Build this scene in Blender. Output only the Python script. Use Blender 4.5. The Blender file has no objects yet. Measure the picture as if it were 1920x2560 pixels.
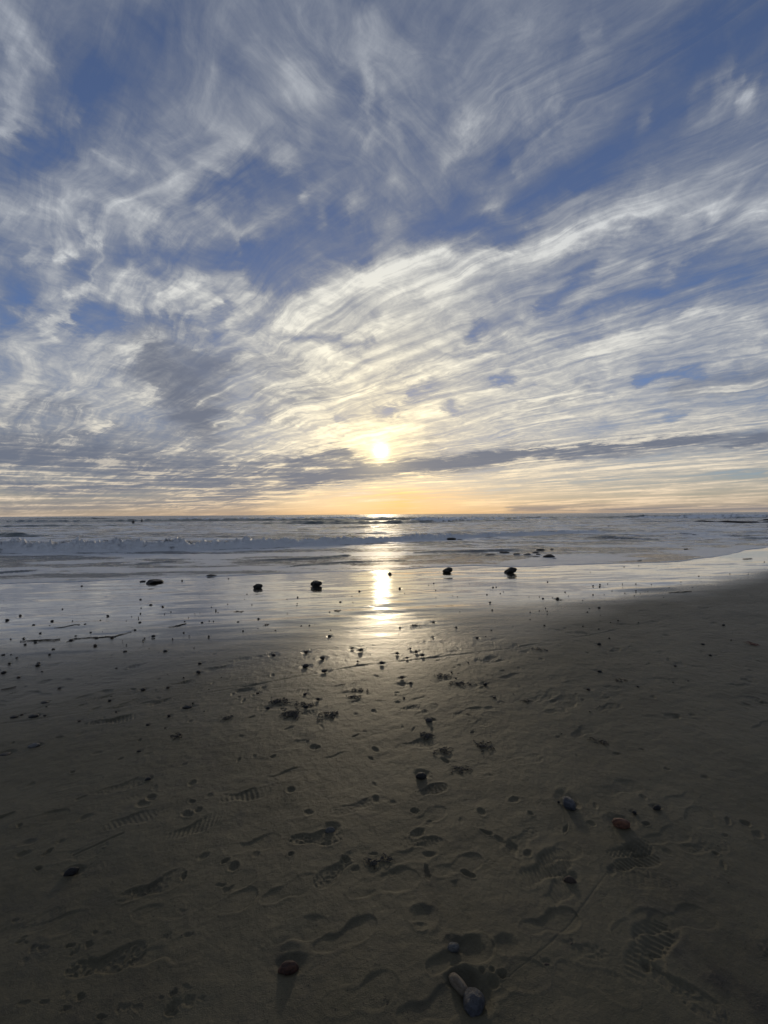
import bpy, bmesh, math, random
import numpy as np
from mathutils import Matrix, Vector
random.seed(7); rng = np.random.default_rng(11)
C = bpy.context.scene.collection
sc = bpy.context.scene
R_ = math.radians

# ------------------------------------------------------------------ camera
F, CX, CY = 962.0, 960.0, 1280.0                 # ultra wide phone lens, in pixels of a 1920x2560 picture
CAMZ = 1.62
p_, r_ = math.atan(6/F), math.atan(12/1920)
R0, U0, FW = Vector((1,0,0)), Vector((0,-math.sin(p_),math.cos(p_))), Vector((0,math.cos(p_),math.sin(p_)))
RV = R0*math.cos(r_) - U0*math.sin(r_)
UV = U0*math.cos(r_) + R0*math.sin(r_)
cam = bpy.data.objects.new('camera', bpy.data.cameras.new('camera')); C.objects.link(cam)
M = Matrix.Identity(4)
for i in range(3):
    M[i][0], M[i][1], M[i][2] = RV[i], UV[i], -FW[i]
M[0][3], M[1][3], M[2][3] = 0, 0, CAMZ
cam.matrix_world = M
cam.data.sensor_fit = 'VERTICAL'; cam.data.sensor_height = 34.6
cam.data.lens = 34.6*F/2560; cam.data.clip_start = 0.05; cam.data.clip_end = 60000
sc.camera = cam
def ray(px, py):
    return RV*((px-CX)/F) + UV*(-(py-CY)/F) + FW

# ------------------------------------------------------------------ light
SUN_D = ray(952, 1127).normalized()
SUN_EL = math.asin(SUN_D.z); SUN_AZ = math.atan2(SUN_D.x, SUN_D.y)
sl = bpy.data.lights.new('sun', 'SUN'); sl.energy = 0.5; sl.angle = R_(1.8); sl.color = (1.0, 0.83, 0.58)
so = bpy.data.objects.new('sun', sl); C.objects.link(so)
so.rotation_euler = (-SUN_D).to_track_quat('-Z', 'Y').to_euler()
sc.view_settings.view_transform = 'Standard'; sc.view_settings.look = 'None'
sc.view_settings.gamma = 1; sc.view_settings.exposure = 0.0; sc.view_settings.use_curve_mapping = False
sc.cycles.sample_clamp_indirect = 6; sc.cycles.sample_clamp_direct = 4
sc.cycles.use_denoising = True
sc.cycles.max_bounces = 5; sc.cycles.diffuse_bounces = 2; sc.cycles.glossy_bounces = 3
sc.cycles.caustics_reflective = False; sc.cycles.caustics_refractive = False

# ------------------------------------------------------------------ node helper
class NT:
    def __init__(s, tree): s.t = tree; s.n = tree.nodes; s.l = tree.links
    def put(s, sock, v):
        if isinstance(v, bpy.types.NodeSocket): s.l.new(v, sock)
        elif v is not None: sock.default_value = v
    def m(s, op, a, b=None, c=None, clamp=False):
        n = s.n.new('ShaderNodeMath'); n.operation = op; n.use_clamp = clamp
        s.put(n.inputs[0], a)
        if b is not None: s.put(n.inputs[1], b)
        if c is not None: s.put(n.inputs[2], c)
        return n.outputs[0]
    def v(s, op, a, b=None, c=None, scale=None):
        n = s.n.new('ShaderNodeVectorMath'); n.operation = op
        s.put(n.inputs[0], a)
        if b is not None: s.put(n.inputs[1], b)
        if c is not None: s.put(n.inputs[2], c)
        if scale is not None: s.put(n.inputs['Scale'], scale)
        return n.outputs['Value'] if op in ('DOT_PRODUCT', 'LENGTH', 'DISTANCE') else n.outputs[0]
    def xyz(s, x, y, z):
        n = s.n.new('ShaderNodeCombineXYZ')
        for i, q in enumerate((x, y, z)): s.put(n.inputs[i], q)
        return n.outputs[0]
    def sep(s, v):
        n = s.n.new('ShaderNodeSeparateXYZ'); s.put(n.inputs[0], v); return n.outputs
    def mix(s, f, a, b):
        n = s.n.new('ShaderNodeMix'); n.data_type = 'RGBA'; n.clamp_factor = True
        s.put(n.inputs[0], f); s.put(n.inputs[6], a); s.put(n.inputs[7], b); return n.outputs[2]
    def noise(s, vec, scale=1, detail=4, rough=0.5, dist=0.0, dims='3D', col=False):
        n = s.n.new('ShaderNodeTexNoise'); n.noise_dimensions = dims
        s.put(n.inputs['Vector'], vec); n.inputs['Scale'].default_value = scale
        n.inputs['Detail'].default_value = detail; n.inputs['Roughness'].default_value = rough
        n.inputs['Distortion'].default_value = dist
        return n.outputs['Color'] if col else n.outputs['Fac']
    def ss(s, x, a, b, lo=0.0, hi=1.0):
        n = s.n.new('ShaderNodeMapRange'); n.interpolation_type = 'SMOOTHSTEP'
        s.put(n.inputs[0], x)
        for i, q in enumerate((a, b, lo, hi)): s.put(n.inputs[i+1], q)
        return n.outputs[0]
    def bump(s, h, strength, dist, normal=None):
        n = s.n.new('ShaderNodeBump'); n.inputs['Strength'].default_value = strength
        n.inputs['Distance'].default_value = dist; s.put(n.inputs['Height'], h)
        if normal is not None: s.put(n.inputs['Normal'], normal)
        return n.outputs[0]

# ------------------------------------------------------------------ sky: cloud cover by compass direction and height
# where the cirrus lies: every streak is a line through (x, y) of the view with a half width and a target cover
NA, NE, AZW, ELW, EPOW = 144, 50, 62.0, 62.0, 1.5
t_ = np.linspace(0, 1, NE); el_ = np.radians(ELW*t_**EPOW); az_ = np.radians(np.linspace(-AZW, AZW, NA))
AZ, EL = np.meshgrid(az_, el_)
D = np.stack([np.cos(EL)*np.sin(AZ), np.cos(EL)*np.cos(AZ), np.sin(EL)], -1)
fwd = np.maximum(D @ np.array(FW), 0.05)
OX = (CX + F*(D @ np.array(RV))/fwd)/1.15733; OY = (CY - F*(D @ np.array(UV))/fwd)/1.15733
cov = np.full(OX.shape, 0.44); dark = np.zeros(OX.shape); fall = np.zeros(OX.shape)
def stroke(A, pts, w, val, k=1.0, flat=1.0):
    best = np.full(OX.shape, 1e9)
    for (x0, y0), (x1, y1) in zip(pts[:-1], pts[1:]):
        dx, dy = x1-x0, y1-y0; L = dx*dx+dy*dy+1e-6
        t = np.clip(((OX-x0)*dx+(OY-y0)*dy)/L, 0, 1)
        best = np.minimum(best, np.hypot(OX-x0-t*dx, OY-y0-t*dy))
    g = np.exp(-(best/w)**2)*k
    A += (val-A)*g
S = lambda *a, **k: stroke(cov, *a, **k)
G = lambda *a, **k: stroke(dark, *a, **k)
# general level by height
cov += 0.16*np.clip((OY-560)/200, 0, 1) + 0.05*np.clip((OY-850)/100, 0, 1)
S([(0,455),(200,450),(330,480)], 60, .58); S([(400,320),(560,220),(800,60)], 90, .62, .8)
S([(830,140),(1000,140),(1200,90)], 90, .52, .8); S([(1050,260),(1200,200)], 70, .55, .8)
S([(1380,330),(1659,330)], 90, .42, .8); S([(980,640),(830,640)], 90, .72, .8)
S([(100,800),(500,800)], 60, .6, .7); S([(700,860),(1100,900)], 90, .74, .8)
# blue gaps
for pts, w, v in [
  ([(1659,30),(1520,110),(1420,220),(1330,310),(1240,385)], 62, .04), ([(1700,120),(1600,130)], 60, .12),
  ([(1250,370),(1130,430),(1000,450),(900,490)], 42, .08), ([(930,505),(1130,497)], 24, .1),
  ([(250,120),(180,215)], 62, .06), ([(300,5),(350,20)], 55, .1), ([(0,335),(120,290)], 30, .12), ([(40,335),(-40,350)], 30, .15),
  ([(430,395),(560,385),(640,400)], 30, .12), ([(520,560),(640,500),(720,480)], 40, .13), ([(560,590),(760,540)], 34, .16),
  ([(250,545),(400,565),(540,590)], 22, .16), ([(150,590),(230,585)], 20, .16), ([(170,700),(240,690)], 28, .1), ([(0,600),(60,640),(0,700)], 32, .18),
  ([(1180,650),(1274,592),(1276,552)], 17, .08), ([(1280,662),(1480,660)], 22, .2), ([(1000,706),(1094,715)], 11, .14),
  ([(1130,745),(1214,740)], 9, .14), ([(1430,600),(1640,606)], 24, .24), ([(1279,515),(1454,476)], 14, .12), ([(1500,560),(1659,540)], 18, .25),
  ([(836,817),(903,811)], 9, .08), ([(880,849),(1053,828),(1106,806)], 7, .12), ([(733,906),(853,889)], 6, .08), ([(970,882),(1106,845),(1150,838)], 8, .16),
  ([(1390,816),(1530,786)], 12, .08), ([(1300,905),(1480,888)], 8, .22), ([(1183,963),(1266,963)], 6, .1), ([(1239,1046),(1439,1038),(1659,1023)], 4.5, .08),
  ([(300,690),(480,700)], 18, .25), ([(460,690),(480,660)], 14, .15), ([(1560,790),(1659,770)], 14, .4), ([(990,755),(1100,765)], 14, .4),
  ([(600,740),(780,750)], 14, .3), ([(700,590),(600,620)], 20, .22), ([(1080,360),(1160,400)], 20, .2)]:
    S(pts, w, v, .95)
# white streaks
for pts, w, v in [
  ([(20,30),(70,90),(90,115)], 24, .78), ([(10,120),(60,105)], 26, .66), ([(20,205),(50,250),(0,285)], 22, .76), ([(50,245),(145,245)], 16, .6),
  ([(180,352),(230,325)], 9, .8), ([(180,350),(370,345),(450,338)], 15, .76), ([(60,395),(200,362)], 16, .55), ([(440,340),(520,250),(640,200),(700,170)], 32, .72),
  ([(500,290),(560,310),(640,350)], 11, .76), ([(620,110),(680,180),(740,230)], 13, .7), ([(560,120),(620,170)], 9, .66), ([(700,50),(740,110)], 8, .66),
  ([(780,110),(800,190),(810,260)], 9, .72), ([(640,260),(680,310)], 10, .66), ([(830,200),(860,320)], 12, .6), ([(780,320),(850,290)], 12, .68),
  ([(969,287),(1049,296),(1139,277),(1209,236)], 13, .84), ([(1100,230),(1150,240),(1139,275)], 9, .7), ([(1000,215),(1000,275)], 7, .62),
  ([(1280,77),(1340,66),(1404,38)], 8, .68), ([(1554,180),(1570,215),(1640,242)], 17, .88), ([(1500,210),(1560,210)], 22, .6), ([(1315,303),(1345,285),(1380,250)], 6, .42),
  ([(1004,402),(1069,396),(1119,367)], 11, .82), ([(860,390),(940,370),(960,340)], 14, .64), ([(640,400),(660,440)], 11, .66), ([(829,472),(1029,452),(1130,455)], 8, .56),
  ([(700,470),(760,440),(829,425)], 7, .6), ([(710,495),(760,480)], 5, .66),
  ([(50,552),(115,540),(200,512)], 9, .88), ([(60,540),(90,555)], 13, .76), ([(0,455),(200,442),(325,488),(480,512)], 15, .78), ([(430,455),(490,458)], 7, .64),
  ([(495,498),(555,512)], 9, .78), ([(300,518),(485,556)], 6, .66), ([(470,520),(550,575)], 4, .62), ([(600,500),(650,530)], 4, .68),
  ([(205,612),(300,640),(425,632),(520,620)], 22, .8), ([(270,630),(290,640)], 17, .9), ([(215,637),(150,675),(105,715),(160,740)], 10, .84), ([(390,655),(460,660)], 22, .93),
  ([(440,680),(380,690)], 12, .8), ([(100,592),(150,600)], 8, .6), ([(0,595),(70,588)], 4, .55), ([(490,625),(560,650),(500,690)], 16, .78),
  ([(450,728),(650,706),(830,706)], 13, .84), ([(620,690),(700,640),(750,605),(830,580)], 33, .84), ([(0,735),(65,768)], 11, .7), ([(200,760),(350,782)], 20, .68),
  ([(829,582),(1029,566),(1154,550),(1254,502),(1379,472),(1504,447),(1659,447)], 23, .9), ([(1154,500),(1254,450),(1380,430),(1520,400),(1659,390)], 24, .68),
  ([(1500,470),(1659,440)], 8, .86), ([(1490,445),(1520,440)], 14, .84), ([(1279,556),(1404,572)], 22, .66), ([(1429,500),(1520,520),(1659,480)], 18, .6), ([(1040,470),(1150,470)], 3, .5),
  ([(829,607),(954,632)], 32, .84), ([(929,670),(1054,655)], 9, .88), ([(1029,686),(1139,686),(1244,650),(1329,632)], 8, .76), ([(1094,720),(1149,722)], 9, .9),
  ([(829,730),(1079,732),(1279,742),(1454,692),(1554,682),(1659,705)], 13, .82), ([(829,780),(1129,770),(1279,760),(1429,720)], 14, .8), ([(1529,780),(1659,742)], 9, .78),
  ([(600,760),(829,790)], 22, .76), ([(1400,575),(1500,570)], 8, .62), ([(1420,620),(1520,615)], 6, .6),
  ([(553,830),(800,830),(1000,800)], 15, .78), ([(1106,890),(1300,850),(1500,835),(1659,830)], 9, .84), ([(1106,925),(1300,900),(1450,920),(1659,905)], 12, .8),
  ([(1106,960),(1330,950),(1560,912)], 9, .88), ([(1000,870),(1200,840),(1370,795)], 11, .82), ([(600,900),(760,930),(900,925)], 26, .84), ([(553,975),(700,940),(760,950)], 9, .8),
  ([(133,901),(200,918),(233,932)], 7, .9), ([(0,950),(100,965),(160,955)], 9, .78), ([(183,995),(316,1018)], 11, .86), ([(330,1040),(450,1030)], 5, .8),
  ([(366,1080),(466,1058),(553,1041)], 4, .86), ([(0,1022),(45,1026)], 7, .84), ([(100,1050),(200,1045)], 5, .74), ([(466,1020),(515,1016)], 7, .86),
  ([(366,1103),(553,1083),(700,1068)], 4, .9), ([(0,1075),(40,1085)], 8, .7), ([(120,800),(170,830)], 20, .72), ([(200,850),(300,870)], 12, .66), ([(310,850),(345,890)], 10, .7),
  ([(1106,1020),(1400,1015),(1659,990)], 20, .8), ([(1106,1089),(1250,1087),(1400,1083),(1659,1079)], 2.2, .98), ([(1280,1060),(1659,1046)], 6, .78), ([(553,1090),(1106,1090)], 10, .8)]:
    S(pts, w, v, .9)
# heavier grey cloud
for pts, w, v in [
  ([(-50,965),(250,995),(520,1050)], 70, .72), ([(330,780),(400,820),(430,900)], 75, .62),
  ([(1106,985),(986,999),(886,1006),(803,1018),(700,1030),(620,1046)], 20, 1.0), ([(640,1003),(760,992),(830,1004)], 12, .75), ([(620,1046),(520,1072),(420,1095)], 13, .6), ([(620,1000),(686,979),(753,978)], 13, .85), ([(560,1020),(640,1020)], 14, .8),
  ([(886,966),(980,943)], 5, .35), ([(1106,981),(1223,978),(1372,965),(1472,952),(1560,948),(1659,952)], 15, 1.0), ([(1472,845),(1659,798)], 22, .35), ([(1120,880),(1270,845)], 10, .3),
  ([(330,790),(400,870),(440,920)], 34, .75), ([(420,760),(470,800)], 26, .55), ([(0,991),(150,997)], 15, .75), ([(0,1045),(133,1061),(316,1048)], 13, .75),
  ([(290,991),(335,998)], 8, .8), ([(60,861),(166,885)], 20, .5), ([(400,978),(500,1011),(600,990)], 14, .6), ([(240,930),(420,960)], 14, .4), ([(0,900),(60,890)], 18, .4),
  ([(553,845),(640,860),(700,840)], 16, .4), ([(150,930),(185,945)], 7, .6), ([(400,1085),(0,1095)], 14, .5), ([(1106,1000),(1280,1005)], 5, .35),
  ([(1106,1100),(1400,1100),(1800,1098)], 9, .62), ([(553,890),(620,905)], 18, .35), ([(480,760),(640,800)], 14, .35), ([(300,680),(400,700)], 14, .2)]:
    G(pts, w, v, .95)
stroke(fall, [(560,60),(700,250),(850,330)], 130, 1.0); stroke(fall, [(900,330),(1000,430)], 60, .7); stroke(fall, [(830,60),(900,300)], 90, .9)
# beyond the view the cover runs on as an even broken veil
edge = np.clip((np.abs(np.degrees(AZ))-52)/9, 0, 1); cov += (0.5-cov)*edge; dark *= 1-edge; fall *= 1-edge
edge = np.clip((np.degrees(EL)-56)/5, 0, 1); cov += (0.45-cov)*edge; dark *= 1-edge; fall *= 1-edge

w = bpy.data.worlds.new('World'); sc.world = w; w.use_nodes = True
W = NT(w.node_tree); W.n.clear()
tc = W.n.new('ShaderNodeTexCoord').outputs['Generated']
dirv = W.v('NORMALIZE', tc); dx, dy, dz = W.sep(dirv)
az = W.m('ARCTAN2', dx, dy); el = W.m('ARCSINE', W.m('MAXIMUM', dz, 0.0))
eld = W.m('MULTIPLY', el, 180/math.pi); azd = W.m('MULTIPLY', az, 180/math.pi)
iz = W.m('DIVIDE', 1.0, W.m('ADD', W.m('MAXIMUM', dz, 0.0), 0.09))
PX, PY = W.m('MULTIPLY', dx, iz), W.m('MULTIPLY', dy, iz)
P0 = W.xyz(PX, PY, 0.0)
P = W.v('ADD', P0, W.v('SCALE', W.v('SUBTRACT', W.noise(P0, 1.1, 4, .55, .6, col=True), (.5, .5, .5)), scale=.38))
def streak(azdeg, along, across, off):
    a = R_(azdeg); ax, ay = math.sin(a), math.cos(a)
    u = W.m('MULTIPLY', W.v('DOT_PRODUCT', P, (ax, ay, 0)), along)
    q = W.m('MULTIPLY', W.v('DOT_PRODUCT', P, (ay, -ax, 0)), across)
    return W.xyz(u, q, off)
wn = W.noise(P0, 4.5, 7, 0.62, 0.4, col=True)
wn2 = W.noise(streak(-48, 1.2, 4.0, 3.7), 1.0, 6, 0.6, 0.5, col=True)
wx, wy, _ = W.sep(W.v('SUBTRACT', wn, (.5, .5, .5))); w2x, w2y, _ = W.sep(W.v('SUBTRACT', wn2, (.5, .5, .5)))
ws = W.ss(eld, 0.0, 22.0, 0.10, 1.0)
dAz = W.m('MULTIPLY', W.m('ADD', W.m('MULTIPLY', wx, 9.0), W.m('MULTIPLY', w2x, 3.0)), W.ss(eld, 0, 25, 0.5, 1.0))
dEl = W.m('MULTIPLY', W.m('ADD', W.m('MULTIPLY', wy, 7.0), W.m('MULTIPLY', w2y, 3.0)), ws)
az2 = W.m('ADD', azd, dAz); el2 = W.m('MAXIMUM', W.m('ADD', eld, dEl), 0.0)
uu = W.m('ADD', W.m('MULTIPLY', az2, 1/(2*AZW)), 0.5, clamp=True)
vv = W.m('MULTIPLY', W.m('POWER', W.m('MULTIPLY', el2, 1/ELW, clamp=True), 1/EPOW), NE-1)
uvec = W.xyz(uu, uu, uu)
acc = None
for k in range(NE):
    cv = W.n.new('ShaderNodeRGBCurve')
    for ch, A in enumerate((cov, dark, fall)):
        c = cv.mapping.curves[ch]; row = np.clip(A[k], 0, 1)
        if row.max()-row.min() < 1e-3:
            c.points[0].location = (0, float(row[0])); c.points[1].location = (1, float(row[0])); continue
        c.points[0].location = (0, float(row[0])); c.points[1].location = (1, float(row[-1]))
        for i in range(1, NA-1): c.points.new(i/(NA-1), float(row[i]))
    cv.mapping.update()
    W.put(cv.inputs['Color'], uvec)
    acc = cv.outputs[0] if acc is None else W.mix(W.m('SUBTRACT', vv, float(k-1), clamp=True), acc, cv.outputs[0])
cC, cD, cF = W.sep(acc)
s1 = W.noise(streak(-52, .62, 5.2, 0.3), 1.5, 9, 0.62, 0.9)
s2 = W.noise(streak(44, 1.2, 9.0, 5.1), 1.1, 8, 0.6, 0.5)
s3 = W.noise(P, 5.0, 9, 0.66, 1.2)
st = W.m('ADD', W.m('MULTIPLY', s1, W.m('SUBTRACT', 1.0, cF)), W.m('MULTIPLY', s2, cF))
fib = W.m('ADD', W.m('MULTIPLY', W.m('SUBTRACT', st, .5), 1.35), W.m('MULTIPLY', W.m('SUBTRACT', s3, .5), 0.70))
s4 = W.noise(P0, 15.0, 6, 0.7, 0.8)
s0 = W.noise(streak(-60, .9, 1.6, 9.2), 0.9, 3, 0.5, 0.5)
fib = W.m('ADD', fib, W.m('ADD', W.m('MULTIPLY', W.m('SUBTRACT', s4, .5), .30), W.m('MULTIPLY', W.m('SUBTRACT', s0, .5), .55)))
fine = W.m('MULTIPLY', W.m('MULTIPLY', fib, W.ss(eld, 0.5, 12, 0.55, 1.0)), W.ss(cC, 0.0, .40, .42, 1.0))
lay = W.noise(W.xyz(W.m('MULTIPLY', azd, 0.10), W.m('MULTIPLY', W.m('ADD', eld, W.m('MULTIPLY', azd, -0.03)), 2.6), 0.0), 1.0, 6, 0.6, 0.4)
fine = W.m('ADD', fine, W.m('MULTIPLY', W.m('SUBTRACT', lay, .5), W.ss(eld, 3, 12, 1.9, 0.0)))
dens = W.m('ADD', W.m('ADD', W.m('MULTIPLY', cC, 1.14), -0.07), fine, clamp=True)
den = W.m('POWER', dens, 0.95)
tone = W.m('ADD', 0.54, W.m('MULTIPLY', W.m('POWER', dens, 1.7), 0.95))
# angle from the sun
cs = W.v('DOT_PRODUCT', dirv, tuple(SUN_D)); th = W.m('MULTIPLY', W.m('ARCCOSINE', W.m('MINIMUM', cs, 0.999999)), 180/math.pi)
ex = lambda x, k: W.m('EXPONENT', W.m('MULTIPLY', x, -1.0/k))
a25, b8 = ex(th, 24.0), ex(th, 7.0)
hz = ex(eld, 6.0)
azs = ex(W.m('ABSOLUTE', W.m('SUBTRACT', azd, math.degrees(SUN_AZ)+3)), 34.0)
# clear air
sky = W.n.new('ShaderNodeTexSky'); sky.sky_type = 'NISHITA'; sky.sun_disc = False
sky.sun_elevation = SUN_EL; sky.sun_rotation = SUN_AZ; sky.air_density = 1.0; sky.dust_density = 0.6; sky.ozone_density = 2.0
clear = W.v('SCALE', W.v('MULTIPLY', sky.outputs[0], (0.060, 0.066, 0.096)), scale=W.m('SUBTRACT', 1.0, W.m('MULTIPLY', ex(th, 20.0), 0.72)))
clear = W.v('ADD', clear, (0.026, 0.031, 0.036))
low = W.mix(azs, (0.27, 0.27, 0.28, 1), (0.58, 0.34, 0.14, 1))
lit = W.v('ADD', (0.265, 0.305, 0.385), W.v('ADD', W.v('SCALE', (0.62, 0.53, 0.29), scale=a25), W.v('SCALE', (0.42, 0.27, 0.0), scale=b8)))
lit = W.v('ADD', lit, W.v('SCALE', (0.22, 0.16, 0.0), scale=ex(eld, 16.0)))
lit = W.mix(W.m('MAXIMUM', W.m('MULTIPLY', hz, 0.85), W.m('MULTIPLY', azs, W.ss(eld, 6.0, 2.5, 0, .95))), lit, W.mix(azs, (0.45, 0.405, 0.36, 1), (0.90, 0.50, 0.16, 1)))
col = W.mix(den, clear, W.v('SCALE', lit, scale=tone))
dn = W.m('MULTIPLY', W.m('ADD', W.m('MULTIPLY', cD, 1.3), W.m('MULTIPLY', fine, W.m('MULTIPLY', cD, -1.0)), clamp=True), W.m('ADD', W.ss(dens, .62, .95, 1.0, .25), W.ss(cD, .45, .85, 0.0, .7), clamp=True))
dcol = W.v('ADD', (0.135, 0.160, 0.220), W.v('SCALE', (0.08, 0.06, 0.035), scale=a25))
col = W.mix(W.m('MULTIPLY', dn, .93), col, dcol)
# air light towards the horizon
col = W.mix(W.m('MULTIPLY', ex(eld, 1.0), 0.5), col, low)
glow = W.v('ADD', W.v('SCALE', (1.0, 0.78, 0.38), scale=ex(th, 1.7)), W.v('SCALE', (4.5, 3.9, 2.7), scale=W.ss(th, 1.10, 0.60)))
glow = W.v('ADD', glow, W.v('SCALE', (.9, .75, 0.40), scale=W.ss(W.m('ADD', th, W.m('MULTIPLY', s4, 1.6)), 2.6, 1.4)))
col = W.v('ADD', col, glow)
bg = W.n.new('ShaderNodeBackground'); W.put(bg.inputs[0], col); bg.inputs[1].default_value = 1.0
out = W.n.new('ShaderNodeOutputWorld'); W.l.new(bg.outputs[0], out.inputs[0])
w.cycles.sampling_method = 'MANUAL'; w.cycles.sample_map_resolution = 512

# ------------------------------------------------------------------ numpy noise
_perm = rng.random((256, 256)).astype(np.float32)
def vnoise(x, y):
    xi, yi = np.floor(x).astype(np.int64), np.floor(y).astype(np.int64)
    fx, fy = (x-xi).astype(np.float32), (y-yi).astype(np.float32)
    fx = fx*fx*(3-2*fx); fy = fy*fy*(3-2*fy)
    xa, xb, ya, yb = xi & 255, (xi+1) & 255, yi & 255, (yi+1) & 255
    return ((_perm[xa, ya]*(1-fx)+_perm[xb, ya]*fx)*(1-fy) + (_perm[xa, yb]*(1-fx)+_perm[xb, yb]*fx)*fy) - 0.5
def fbm(x, y, o=4, g=0.5):
    s, a = 0, 1.0
    for i in range(o):
        s = s + a*vnoise(x*2**i+17.3*i, y*2**i+5.1*i); a *= g
    return s
def sst(x, a, b):
    t = np.clip((x-a)/(b-a), 0, 1); return t*t*(3-2*t)

# ------------------------------------------------------------------ ground geometry
def plane_pt(px, py, z=0.0):
    d = ray(px, py); t = (z-CAMZ)/d.z
    return d.x*t, d.y*t
def curve_of(pts, z=0.0):
    q = sorted(plane_pt(x, y, z) for x, y in pts)
    X = np.array([a for a, b in q]); Y = np.array([b for a, b in q])
    def f(x):
        y = np.interp(x, X, Y)
        y = np.where(x < X[0], Y[0] + (x-X[0])*0.22, y)
        return np.where(x > X[-1], Y[-1] + (x-X[-1])*0.30, y)
    return f
shore0 = curve_of([(0,1460),(200,1454),(400,1447),(640,1437),(800,1431),(960,1426),(1080,1419),(1180,1415),(1300,1418),(1400,1413),(1460,1411),(1520,1410),(1600,1408),(1700,1404),(1760,1396),(1820,1387),(1850,1380),(1870,1374),(1920,1368)])
def shore(x): return shore0(x) + 0.10*fbm(x*0.9, x*0+3.0, 4)
def sand_base(x, y):
    s = shore0(x) - y
    return np.where(s > 0, 0.016*s/(1+0.02*np.abs(s)), np.maximum(0.03*s, -3.0))
def ground_pt(px, py):
    z = 0.1
    for _ in range(12):
        x, y = plane_pt(px, py, z); z = float(sand_base(np.array(x), np.array(y)))
    return x, y, z
wetline = curve_of([(0,1640),(300,1620),(600,1600),(900,1590),(1200,1545),(1400,1515),(1700,1470),(1920,1425)], 0.06)

def add_obj(name, me, parent=None, mat=None, **props):
    o = bpy.data.objects.new(name, me); C.objects.link(o)
    if parent is not None: o.parent = parent
    if mat is not None and me is not None and len(me.materials) == 0: me.materials.append(mat)
    for k, v in props.items():
        if v is not None: o[k] = v
    return o
def grid_mesh(name, X, Y, Z, attrs={}):
    nr, nc = X.shape
    co = np.stack([X, Y, Z], -1).astype(np.float32).reshape(-1)
    i = np.arange(nr*nc).reshape(nr, nc)
    q = np.stack([i[:-1, :-1], i[:-1, 1:], i[1:, 1:], i[1:, :-1]], -1).reshape(-1).astype(np.int32)
    me = bpy.data.meshes.new(name); me.vertices.add(nr*nc); me.vertices.foreach_set('co', co)
    n = (nr-1)*(nc-1); me.loops.add(4*n); me.loops.foreach_set('vertex_index', q)
    me.polygons.add(n); me.polygons.foreach_set('loop_start', np.arange(0, 4*n, 4, dtype=np.int32))
    me.polygons.foreach_set('use_smooth', np.ones(n, bool))
    for k, v in attrs.items():
        a = me.attributes.new(k, 'FLOAT', 'POINT'); a.data.foreach_set('value', v.astype(np.float32).reshape(-1))
    me.update(); me.validate(); return me

# rows: dense where the camera looks, coarse behind and beyond
def rows_from(y0, y1, n, h=1.5): 
    q = np.linspace(1/(y0+0.25), 1/(y1+0.25), n); return 1/q - 0.25
NR, NCC = 860, 1150
yr = np.concatenate([np.array([-400,-150,-60,-25,-10,-4,-1.5,-0.3,0.3,0.6]), rows_from(0.8, 34.0, NR)])
yr = np.concatenate([yr, [37, 42, 50, 65, 90, 130]])
uc = np.linspace(-1, 1, NCC); half = 1.02*np.maximum(yr, 0.8)+0.45
inner = half[:, None]*uc[None, :]
om = np.array([1.06, 1.2, 1.5, 2.2, 4.0])
X = np.concatenate([-(half[:, None]*om[::-1] + np.array([400, 60, 14, 3, .5])), inner, half[:, None]*om + np.array([.5, 3, 14, 60, 400])], 1)
Y = np.repeat(yr[:, None], X.shape[1], 1)
X = X.astype(np.float64)
shX = shore0(X)
Z = sand_base(X, Y)
land = np.clip((shX-Y), 0, None)
drier = sst(wetline(X)-Y, -0.2, 1.6)                        # 0 on the wet flat, 1 on the trodden sand
Z += 0.010*fbm(X*0.8, Y*0.8, 3)*(0.25+drier) + 0.0040*fbm(X*3.1+9, Y*3.1, 4)*(0.15+drier) + 0.0012*fbm(X*19, Y*19, 3)*drier
Z += 0.0045*fbm((X*.93+Y*.36)*2.0, (Y*.93-X*.36)*7.0, 4)*drier
Z += 0.0016*fbm(X*1.3+Y*0.4, Y*6+X*1.5, 3)*(1-drier)         # faint backwash ripples
Z += sst(X*0+Y, 2.0, 4.0)*(1-drier)*(0.022*fbm((X+.25*Y)*.7, (Y-.16*X)*3.4, 2)+0.006*fbm((X+.25*Y)*2.0+7, (Y-.16*X)*9.0, 2))*np.clip(.25+1.6*fbm(X*.35+3, Y*.5, 2)+.5, .1, 1.2)

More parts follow.
